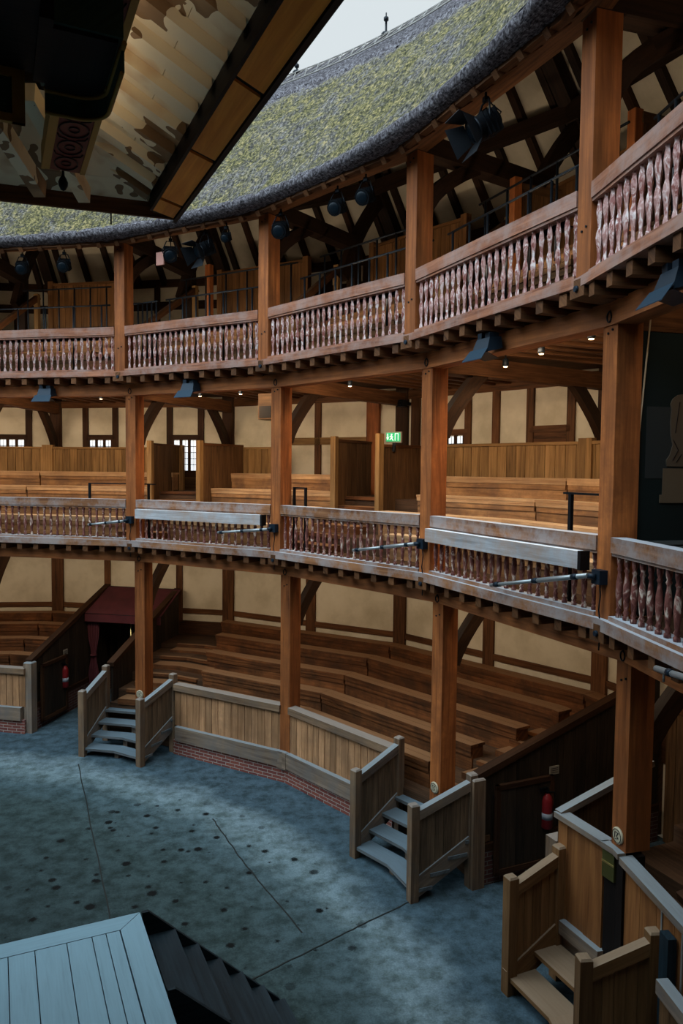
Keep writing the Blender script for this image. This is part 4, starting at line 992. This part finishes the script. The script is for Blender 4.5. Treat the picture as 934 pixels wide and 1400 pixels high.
sq(-.045, -.02, .035, .062); ln(-.04, .03, -.028, -.02, .028); ln(-.028, -.02, .0, -.065, .015); ln(-.034, -.02, -.07, -.05, .015); ln(-.034, .02, -.004, .0, .011); ln(-.04, .02, -.07, .004, .011)
obj('running_man', s, EXITW, pn)
f = bay(0); ks_, ys_ = .665, 12.2; xs = (.665 - .5) * 2 * HT * ys_
t = thing('loudspeaker_box', 'small wooden loudspeaker box hung below the middle gallery ceiling', 'loudspeaker', f(xs, ys_, 6.55), f.rz)
s = MB(); s.box(f, xs - .17, xs + .17, ys_, ys_ + .3, 6.62, 7.12); obj('cabinet', s, PANELD, t)
s = MB(); s.box(f, xs - .14, xs + .14, ys_ - .012, ys_, 6.65, 6.88); obj('grille', s, BLACKP, t)
f = bay(1); xa = (1.02 - 1.5) * 2 * HT * 14.6
s = MB(); s.box(f, xa - .0, xa + .16, 14.5, 14.62, 6.98, 7.12); s.box(f, xa + .04, xa + .12, 14.62, RW - .01, 7.02, 7.08); s.lathe(f(xa + .08, 14.5, 7.05), [(.04, 0), (.045, .03)], 10, -f.n); obj('alarm_box', s, IRON, label='small black box high on the cream wall above the exit sign', cat='alarm')

# ================================================================== STAGE LIGHTS
def fresnel(name, P, aim, label, group, size=1.0, barn=True, mat=IRON, up=.28):
    """lantern with body, lens, barn doors, yoke and clamp, hanging below P"""
    P = Vector(P); aim = Vector(aim).normalized(); c = P - Vector((0, 0, up)) * size
    t = thing(name, label, 'stage light', c, math.atan2(aim.y, aim.x), group)
    s = MB(); s.lathe(c - aim * .16 * size, [(.055 * size, 0), (.10 * size, .03 * size), (.11 * size, .08 * size), (.11 * size, .26 * size), (.125 * size, .28 * size), (.125 * size, .31 * size)], 14, aim)
    side = aim.cross(Vector((0, 0, 1))).normalized(); upv = side.cross(aim)
    for i in range(4):
        q = c - aim * (.10 - i * .05) * size; s.beam(q - side * .112 * size, q + side * .112 * size, .012 * size, .225 * size, upv)
    obj('housing', s, mat, t)
    s = MB(); s.lathe(c + aim * .148 * size, [(.10 * size, 0), (.085 * size, .012 * size), (.03 * size, .02 * size)], 14, aim); obj('lens', s, GLASSL, t)
    s = MB(); s.tube([c + side * .13 * size, c + side * .14 * size + upv * .06 * size, P + side * .07 * size, P, P - side * .07 * size, c - side * .14 * size + upv * .06 * size, c - side * .13 * size], .010 * size, 6)
    s.tube([P, P + Vector((0, 0, .10))], .014, 6); s.box(lambda x, y, z: P + side * x + aim.cross(Vector((0, 0, 1))).cross(Vector((0, 0, 1))) * y * -1 + Vector((0, 0, z)), -.03, .03, -.03, .03, .0, .05); obj('yoke', s, mat, t)
    if barn:
        fr = c + aim * .15 * size
        for (d, w) in ((upv, side), (-upv, side), (side, upv), (-side, upv)):
            s = MB(); a = fr + d * .105 * size; b2 = fr + d * .20 * size + aim * .15 * size; w0, w1 = w * .10 * size, w * .15 * size
            th = d.cross(w).normalized().cross(w).normalized() * .004
            s.plate([a - w0, a + w0, b2 + w1, b2 - w1], (b2 - a).cross(w), .005); obj('barn_door', s, mat, t)
    s = MB(); s.tube([c - aim * .14 * size, c - aim * .22 * size + upv * .06, c - aim * .16 * size + upv * .17, P + aim * -.05], .009, 5); obj('cable', s, IRON, t)
    return t
ctr = Vector((3.0, -1.5, 1.5))
toplist = [(-.60, 10.62, 'pair at the far left under the thatch, left one', .9, 0), (-.33, 10.62, 'pair at the far left under the thatch, right one', .9, 0), (.40, 10.62, 'left of the awning corner, hanging low under the thatch', 1.0, .35), (.64, 10.62, 'big one below the canopy corner', 1.1, -.5), (.80, 10.55, 'small silver one high under the eave', .6, 0),
           (1.17, 10.6, 'beside the second top gallery post', 1.0, .2), (1.58, 10.6, 'left of the pair left of the third post', .9, .1), (1.76, 10.6, 'right of the pair left of the third post', .9, .1), (2.56, 10.55, 'large barn doored one under the high right eave', 1.15, -.35)]
for k, r, lb, sz, tw in toplist:
    p = pos(k, r, 9.74); aim = (ctr - p); aim.z = -.55 * math.hypot(aim.x, aim.y); aim = Matrix.Rotation(tw, 3, 'Z') @ aim
    fresnel('stage_light', p, aim, 'black stage light, %s' % lb, 'stage lights under the eaves', sz, barn=(sz > 1.0), up=.22)
s = MB(); p = pos(.33, 10.7, 9.70, 0); f = bay(0); s.box(f, (.33 - .5) * 3.385 - .09, (.33 - .5) * 3.385 + .09, 10.6, 10.63, 9.35, 9.58); obj('gel_frame', s, mat_plain('pinkish_gel', (.45, .20, .15), .5), label='small pinkish panel hanging beside the stage lights under the thatch', cat='colour filter')
for k, lb in ((-.49, 'leftmost'), (.49, 'second from left'), (2.49, 'below the fourth bay'), (3.43, 'at the right edge')):
    p = pos(k, RA2 - .20, 7.26); aim = (ctr - p); aim.z = -.75 * math.hypot(aim.x, aim.y)
    aim = Vector((aim.x, aim.y, aim.z)).normalized(); f = bay(math.floor(k)); side = f.u
    c = p - Vector((0, 0, .14)); t = thing('flood_light', 'boxy blue black floodlight on the beam of the middle gallery, %s' % lb, 'floodlight', c, f.rz, 'floodlights on the girt')
    kx = (k - math.floor(k) - .5) * 2 * HT * (RA2)
    y0 = RA2 - .30
    s = MB()
    s.hexa([f(kx - .16, y0 - .02, 7.02), f(kx + .16, y0 - .02, 7.02), f(kx + .16, y0 + .20, 7.08), f(kx - .16, y0 + .20, 7.08), f(kx - .13, y0 + .04, 7.20), f(kx + .13, y0 + .04, 7.20), f(kx + .13, y0 + .20, 7.22), f(kx - .13, y0 + .20, 7.22)])
    obj('housing', s, IRONB, t)
    s = MB(); s.box(f, kx - .13, kx - .05, y0 + .05, y0 + .18, 7.19, 7.27); s.box(f, kx + .02, kx + .11, y0 + .05, y0 + .18, 7.19, 7.26); obj('cooling_block', s, IRONB, t)
    s = MB(); s.plate([f(kx - .18, y0 - .02, 7.06), f(kx + .18, y0 - .02, 7.06), f(kx + .20, y0 - .12, 6.93), f(kx - .20, y0 - .12, 6.93)], (0, 0, 1), .008); obj('visor', s, mat_plain('blue_grey_visor', (.010, .030, .050), .45, .1), t)
    s = MB(); s.plate([f(kx - .16, y0 - .02, 7.02), f(kx + .16, y0 - .02, 7.02), f(kx + .14, y0 + .16, 6.96), f(kx - .14, y0 + .16, 6.96)], (0, 0, 1), .006); obj('visor', s, IRONB, t)
    s = MB(); s.box(f, kx - .03, kx + .03, y0 + .18, RA2 - .02, 7.10, 7.18); obj('arm', s, IRON, t)
# small lit downlights below the middle gallery ceiling, the lamps that light the benches
dl = 0
for k, r in ((-1.2, 12.0), (-.78, 12.0), (-.36, 12.0), (.28, 12.0), (.55, 12.0), (.85, 12.4), (1.25, 12.0), (1.7, 12.2), (2.15, 12.0), (2.45, 11.7), (2.75, 11.5)):
    p = pos(k, r, 7.27); t = thing('downlight', 'small lit downlight, middle gallery ceiling, %s, %s' % (where(k, k), ['nearer the left post', 'in the middle', 'nearer the right post'][int((k % 1) * 3)]), 'ceiling light', p - Vector((0, 0, .2)), 0, 'downlights of the middle gallery')
    s = MB(); s.lathe(p - Vector((0, 0, .16)), [(.035, 0), (.045, .02), (.04, .10), (.012, .12), (.012, .16)], 10); obj('lamp_body', s, IRON, t)
    s = MB(); s.lathe(p - Vector((0, 0, .168)), [(.026, 0), (.03, .008)], 10); obj('bulb', s, BULB, t)
    l = bpy.data.lights.new('downlight_glow', 'SPOT'); l.energy = 34; l.color = (1, .66, .36); l.spot_size = R(150); l.spot_blend = .8; l.shadow_soft_size = .04
    lo = bpy.data.objects.new('downlight_glow', l); lo.location = p - Vector((0, 0, .19)); COL.objects.link(lo)

# ================================================================== RIGHT HAND BOX: painted partition and rope
f = F(3); sd = f.u
t = thing('painted_partition', 'dark painted partition with grey band and stone pedestal, right edge', 'partition', f(.08, 13.0, 4.3), f.rz)
s = MB(); s.box(f, .02, .08, 11.42, 15.0, 4.24, 7.1, 'y'); obj('wall_board', s, MURALD, t)
s = MB(); s.box(f, .08, .084, 11.50, 15.0, 5.60, 6.30, 'y'); obj('grey_band', s, MURALG, t)
s = MB(); s.box(f, .084, .09, 11.70, 14.0, 5.44, 5.70, 'y'); s.box(f, .084, .095, 11.67, 14.0, 5.36, 5.44, 'y'); obj('pedestal', s, MURALB, t)
s = MB()
out = [(11.74, 5.72), (11.73, 5.78), (11.77, 5.83), (11.80, 5.93), (11.775, 6.02), (11.765, 6.15), (11.775, 6.27), (11.76, 6.33), (11.785, 6.38), (11.84, 6.42), (12.3, 6.5), (12.3, 5.72)]
s.plate([f(.084, r, z) for r, z in out][::-1], f.u, .012); obj('draped_figure', s, MURALF, t)
s = MB()
for (a, b2) in (((11.80, 5.78), (11.86, 5.88)), ((11.86, 5.88), (11.80, 5.98)), ((11.84, 5.76), (11.90, 5.84)), ((11.82, 6.05), (11.86, 6.35))): s.beam(f(.098, *a), f(.098, *b2), .004, .01, f.u)
obj('drapery_lines', s, INKP, t)
s = MB()
for i in range(4): s.box(f, .08, .10, 11.45, 15.0, 4.78 + i * .055, 4.82 + i * .055, 'y')
obj('dado_slats', s, mat_plain('slat_grey', (.10, .12, .125), .7), t)
s = MB(); s.tube([f(.10, 11.50, 7.2), f(.10, 11.40, 5.95), f(.10, 11.36, 5.6), f(.10, 11.35, 4.9)], .009, 6); obj('hanging_rope', s, ROPE, label='pale rope hanging down beside the dark painted partition', cat='rope')

# lamp troughs added to brighten the galleries, screened towards the yard
def trough(b, r, z, tilt, power, label, up=False):
    f = bay(b); t = thing('added_lamp_trough', label, 'added fill light', f(0, r, z), f.rz, 'added lamp troughs in the galleries')
    s = MB(); s.box(f, -1.2, 1.2, r - .06, r - .045, z - .05, z + .06); s.box(f, -1.2, 1.2, r - .06, r + .04, (z - .05) if up else (z + .05), (z - .04) if up else (z + .06)); obj('housing', s, IRON, t)
    l = bpy.data.lights.new('added_trough_lamp', 'AREA'); l.shape = 'RECTANGLE'; l.size = 2.2; l.size_y = .08; l.energy = power; l.color = (1, .80, .56)
    o = bpy.data.objects.new('added_trough_lamp', l); COL.objects.link(o)
    d = (f.n * math.cos(tilt) + Vector((0, 0, math.sin(tilt)))).normalized()
    zax = -d; xax = f.u; yax = zax.cross(xax)
    Mx = Matrix((xax, yax, zax)).transposed().to_4x4(); Mx.translation = f(0, r - .03, z); o.matrix_world = Mx
for b in range(-2, 4):
    trough(b, RA1 + .29, 3.90, R(-22), PW1 * (.25 if b == 3 else 1), 'added black lamp trough hidden behind the lower beam, %s' % BAYN[b])
    trough(b, RA2 + .29, 7.19, R(-18), PW2 * (.3 if b == 3 else 1), 'added black lamp trough hidden behind the middle beam, %s' % BAYN[b])
    trough(b, RA3 + .26, 8.20, R(28), PW3, 'added black lamp trough hidden behind the top railing, %s' % BAYN[b], True)

# ================================================================== STAGE
t = thing('stage_platform', 'blue grey boarded stage corner with mitred border', 'stage', GS(0, 4.3, 0))
s = MB(); xs = [6.50]
edges = [6.50, 6.38, 6.26, 6.05, 5.79, 5.58]
while edges[-1] > -6.5: edges.append(edges[-1] - random.choice((.16, .2, .24)))
for a, b2 in zip(edges, edges[1:]): s.box(GS, b2 + .004, a - .004, .74, 8.3, 1.455, 1.50, 'y')
obj('deck_boards', s, STAGEW, t)
s = MB()
s.hexa([GS(-6.71, .53, 1.455), GS(6.71, .53, 1.455), GS(6.505, .735, 1.455), GS(-6.505, .735, 1.455), GS(-6.71, .53, 1.503), GS(6.71, .53, 1.503), GS(6.505, .735, 1.503), GS(-6.505, .735, 1.503)])
obj('front_border', s, STAGEW, t)
s = MB(); s.hexa([GS(6.713, .535, 1.455), GS(6.713, 8.3, 1.455), GS(6.508, 8.3, 1.455), GS(6.508, .74, 1.455), GS(6.713, .535, 1.503), GS(6.713, 8.3, 1.503), GS(6.508, 8.3, 1.503), GS(6.508, .74, 1.503)][::1]); obj('side_border', s, STAGEW, t)
s = MB(); s.box(GS, -6.6, 6.6, .6, 8.3, .0, 1.45, 'x'); obj('stage_base', s, BLACKW, t)
t = thing('stage_steps', 'black wooden steps going down from the stage edge to the yard', 'steps', GS(7.3, 1.2, 0))
for y, nm in ((.50, 'stringer'), (1.66, 'stringer')):
    s = MB(); s.plate([GS(6.74, y, 1.47), GS(6.80, y, 1.47), GS(8.12, y, .22), GS(8.12, y, 0), GS(7.7, y, 0), GS(6.74, y, .9)], -Vector((.267, -.964, 0)), .04); obj(nm, s, BLACKW, t)
for i in range(6):
    x = 6.80 + i * .225; z = 1.24 - i * .205
    s = MB(); s.box(GS, x, x + .25, .50, 1.62, z - .035, z, 'y'); obj('tread', s, BLACKW, t)
    s = MB(); s.box(GS, x + .01, x + .025, .50, 1.62, max(z - .2, 0), z - .035, 'y') if i else None
    if i: obj('riser', s, BLACKW, t)
# stage pillar that carries the canopy (just outside the picture on the left)
t = thing('stage_pillar', 'painted round stage pillar carrying the canopy', 'pillar', GS(3.7, 3.5, 1.5))
s = MB(); s.lathe(GS(3.7, 3.5, 1.5), [(.5, 0), (.5, .3), (.42, .36), (.40, .5), (.36, 5.6), (.46, 5.75), (.5, 6.05)], 24); obj('shaft', s, mat_plain('marbled_pillar', (.25, .07, .05), .4), t)

# ================================================================== STAGE CANOPY
t = thing('stage_canopy', 'painted stage canopy with orange eaves boards and clouded soffit, top left', 'canopy', GS(0, 4.5, 8.0))
ZC = 8.0
FX = lambda x: .23 - (7.1 - x) * .122 if x > -1 else .23 - 8.1 * .122     # front edge drawn slightly out of square
def slopez(x): return ZC + .02 + (6.86 - x) * .52
# soffit boards: five wide boards along y, side slope
s = MB()
xs_ = [6.90, 6.60, 6.30, 6.0, 5.7, 5.4, 5.1, 4.8, 4.5]
for a, b2 in zip(xs_, xs_[1:]):
    s.hexa([GS(b2 + .002, FX(b2) + .2, slopez(b2) + .13), GS(a - .002, FX(a) + .2, slopez(a) + .13), GS(a - .002, 8.3, slopez(a) + .13), GS(b2 + .002, 8.3, slopez(b2) + .13), GS(b2 + .002, FX(b2) + .2, slopez(b2) + .16), GS(a - .002, FX(a) + .2, slopez(a) + .16), GS(a - .002, 8.3, slopez(a) + .16), GS(b2 + .002, 8.3, slopez(b2) + .16)], 'y')
obj('clouded_boards', s, CLOUD, t)
ys = [.42, .70, 1.02, 1.40, 1.78, 2.14, 2.50, 2.86, 3.22, 3.58, 3.94, 4.3, 4.7, 5.1, 5.5, 5.9, 6.3, 6.7, 7.1]
for y in ys:
    s = MB(); xo = 6.84
    pts = [GS(xo, y, slopez(xo) + .13), GS(xo, y, slopez(xo) + .08), GS(xo - .02, y, slopez(xo) + .05), GS(xo - .08, y, slopez(xo - .08) + .04), GS(4.6, y, slopez(4.6) + .04), GS(4.6, y, slopez(4.6) + .13)]
    s.plate(pts, Vector((.267, -.964, 0)), .13, GS(-1, 0, .52)); obj('canopy_rafter', s, CLOUD, t)
for i, (xa, ya) in enumerate(((6.29, .45), (5.93, .42), (5.52, .38), (5.1, .33))):
    s = MB(); s.beam(GS(xa, ya, 8.03), GS(xa - .50, ya + 1.15, 8.30), .10, .14); obj('canopy_rafter', s, CLOUD, t)
s = MB()      # front soffit boards
for i in range(4):
    y0, y1 = .10 + i * .30, .10 + i * .30 + .296
    s.hexa([GS(4.4, y0 - .25, 8.12 + i * .10), GS(6.88, y0 + .1, 8.12 + i * .10), GS(6.88, y1 + .1, 8.22 + i * .10), GS(4.4, y1 - .25, 8.22 + i * .10), GS(4.4, y0 - .25, 8.15 + i * .10), GS(6.88, y0 + .1, 8.15 + i * .10), GS(6.88, y1 + .1, 8.25 + i * .10), GS(4.4, y1 - .25, 8.25 + i * .10)])
obj('front_clouded_boards', s, CLOUD, t)
# orange eaves boards with dark dividers
cuts = [.25, .62, 1.72, 2.86, 4.0, 5.1, 6.2, 7.3, 8.3]
for a, b2 in zip(cuts, cuts[1:]):
    s = MB(); s.hexa([GS(6.885, a + .03 + .14, ZC), GS(7.10, a + .03, ZC), GS(7.10, b2 - .03, ZC), GS(6.885, b2 - .03 + .14, ZC), GS(6.885, a + .17, ZC + .02), GS(7.10, a + .03, ZC + .02), GS(7.10, b2 - .03, ZC + .02), GS(6.885, b2 + .11, ZC + .02)], 'y'); obj('eaves_board', s, ORANGEB, t)
s = MB(); s.box(GS, 6.90, 7.12, .30, 8.3, ZC + .02, ZC + .05, 'y'); s.box(GS, 7.11, 7.15, .20, 8.3, ZC - .01, ZC + .22, 'y'); s.box(GS, 6.86, 6.885, .40, 8.3, ZC, ZC + .20, 'y'); obj('side_fascia', s, BLACKP, t)
s = MB(); s.hexa([GS(-1, FX(-1), ZC), GS(7.13, .23, ZC), GS(7.13, .27, ZC), GS(-1, FX(-1) + .04, ZC), GS(-1, FX(-1), ZC + .30), GS(7.13, .23, ZC + .30), GS(7.13, .27, ZC + .30), GS(-1, FX(-1) + .04, ZC + .30)]); obj('front_fascia', s, OAKF, t)
s = MB()
for x in (6.55, 5.55): s.tube([GS(x, FX(x) + .0, ZC + .05), GS(x, FX(x) + .0, ZC - .10)], .008, 5)
obj('drip_hooks', s, IRON, t)
# roof above the boards
s = MB()
for sg in (1, -1):
    q = [(0, .25, 11.95), (sg * 7.14, .25, 8.24), (sg * 7.14, 8.6, 8.24), (0, 8.6, 11.95)]
    if sg < 0: q = [q[1], q[0], q[3], q[2]]
    s.hexa([GS(*p) for p in q] + [GS(x, y, z + .1) for x, y, z in q])
obj('canopy_roof', s, BLACKP, t)
s = MB(); s.plate([GS(-7.0, 1.45, 8.4), GS(7.0, 1.45, 8.4), GS(0, 1.45, 11.95)], Vector((.267, -.964, 0)), .1); obj('gable_wall', s, BLACKP, t)
s = MB(); s.plate([GS(-7.0, -.55, 8.32), GS(7.0, .30, 8.32), GS(6.3, 1.45, 8.75), GS(-6.3, 1.45, 8.75)], (0, 0, 1), .05); obj('front_pent_roof', s, BLACKP, t)
t = thing('added_lamp_trough', 'added black lamp trough hidden on top of the red painted beam under the canopy', 'added fill light', GS(6.08, 3.6, 8.17))
s = MB(); s.box(GS, 6.0, 6.12, 1.3, 6.0, 8.165, 8.18, 'y'); s.box(GS, 5.99, 6.0, 1.3, 6.0, 8.165, 8.24, 'y'); obj('housing', s, IRON, t)
l = bpy.data.lights.new('added_canopy_lamp', 'AREA'); l.shape = 'RECTANGLE'; l.size = 4.6; l.size_y = .07; l.energy = 4; l.color = (1, .86, .66)  # added lamp, out of sight, to brighten the clouded soffit
o = bpy.data.objects.new('added_canopy_lamp', l); COL.objects.link(o)
_x = GS(0, 1, 0); _z = -(GS(.75, 0, .66)).normalized(); _y = _z.cross(_x); _Mx = Matrix((_x, _y, _z)).transposed().to_4x4(); _Mx.translation = GS(6.06, 3.65, 8.20); o.matrix_world = _Mx
# painted entablature and beams under the canopy
def rbox(x0, x1, y0, y1, z0, z1, rad):
    pts = [(x0, y0), (x0, y1), (x1, y1)]
    for i in range(7): a = -i * math.pi / 12; pts.append((x1 - rad + rad * math.cos(a), y0 + rad + rad * math.sin(a)))
    return pts
t = thing('painted_entablature', 'dark painted entablature with gold edges and red beam under the canopy', 'entablature', GS(5.4, 3.5, 7.6))
s = MB(); s.plate([GS(x, y, 7.62) for x, y in rbox(5.78, 6.10, 3.22, 3.85, 0, 0, .14)], (0, 0, 1), .30); obj('corner_block', s, GREENP, t)
s = MB(); s.plate([GS(x, y, 7.60) for x, y in rbox(5.80, 6.08, 3.24, 3.83, 0, 0, .13)], (0, 0, 1), .02); obj('corner_soffit', s, BLACKP, t)
s = MB()
pts = [GS(x, y, 7.615) for x, y in rbox(5.78, 6.105, 3.215, 3.85, 0, 0, .145)][3:]
s.tube(pts[::-1] + [GS(5.80, 3.215, 7.615)], .014, 6); s.tube([GS(6.105, 3.36, 7.60), GS(6.105, 3.85, 7.60)], .012, 6); obj('gold_edge', s, GOLD, t)
s = MB(); pts = rbox(5.80, 6.10, 3.22, 3.85, 0, 0, .14)[3:]; pts = [(6.10, 3.80)] + pts + [(5.80, 3.22)]
for (xa, ya), (xb, yb) in zip(pts, pts[1:]): s.plate([GS(xa, ya, 7.49), GS(xb, yb, 7.49), GS(xb, yb, 7.60), GS(xa, ya, 7.60)], (GS(xb, yb, 0) - GS(xa, ya, 0)).cross(Vector((0, 0, 1))), .012)
obj('green_fascia', s, GREENP, t)
s = MB(); s.tube([GS(x, y, 7.49) for x, y in pts], .010, 6); s.tube([GS(x, y, 7.60) for x, y in pts], .012, 6); obj('gold_bead', s, GOLD, t)
s = MB(); s.box(GS, 4.2, 5.74, 3.34, 7.5, 7.62, 7.98); s.box(GS, 5.74, 5.80, 3.30, 3.9, 7.60, 7.95); obj('main_beam', s, BLACKP, t)
s = MB()
for (xa, xb, za, zb) in ((4.3, 5.70, 7.58, 7.62), (4.3, 5.70, 7.36, 7.40), (5.64, 5.70, 7.36, 7.62)): s.box(GS, xa, xb, 3.32, 3.35, za, zb)
obj('gold_frame', s, GOLD, t)
s = MB(); s.box(GS, 4.3, 5.64, 3.32, 3.335, 7.40, 7.58); obj('green_field', s, GREENP, t)
s = MB(); s.box(GS, 5.93, 6.22, 1.03, 7.5, 8.0, 8.16, 'y'); rb = obj('red_beam', s, REDP, t)
s = MB(); s.box(GS, 5.905, 5.93, 1.03, 7.5, 7.99, 8.17, 'y'); s.box(GS, 5.93, 5.965, 1.04, 7.5, 7.992, 8.0, 'y'); s.box(GS, 6.19, 6.23, 1.03, 7.5, 7.992, 8.17, 'y'); obj('gold_edge', s, GOLD, rb)
s = MB()
for y in (1.2, 1.52, 1.84, 2.2, 2.9, 3.25, 4.0, 4.3):
    R_ = .085 if y != 1.84 else .10
    s.tube([GS(6.075 + R_ * math.cos(a * math.pi / 8), y + .13 * math.sin(a * math.pi / 8), 7.996) for a in range(17)], .006, 4)
    s.tube([GS(6.075 + .035 * math.cos(a * math.pi / 5), y + .045 * math.sin(a * math.pi / 5), 7.996) for a in range(11)], .005, 4)
    for sx in (-1, 1): s.tube([GS(6.075 + sx * .03, y + .14, 7.996), GS(6.075 + sx * .09, y + .17, 7.996), GS(6.075 + sx * .1, y + .22, 7.996)], .005, 4)
obj('painted_scrolls', s, INKP, rb)
s = MB(); s.lathe(GS(6.07, .98, 7.86), [(.0, 0), (.02, .01), (.035, .04), (.038, .07), (.025, .10), (.012, .12), (.008, .18)], 12); s.lathe(GS(6.07, .98, 8.0), [(.008, 0), (.008, .10)], 6); obj('hanging_bauble', s, IRON, label='small dark bauble hanging from the end of the red painted beam', cat='ornament')
s = MB(); s.box(GS, 5.98, 6.16, .95, 1.04, 8.08, 8.16); obj('beam_end', s, GOLD, t)
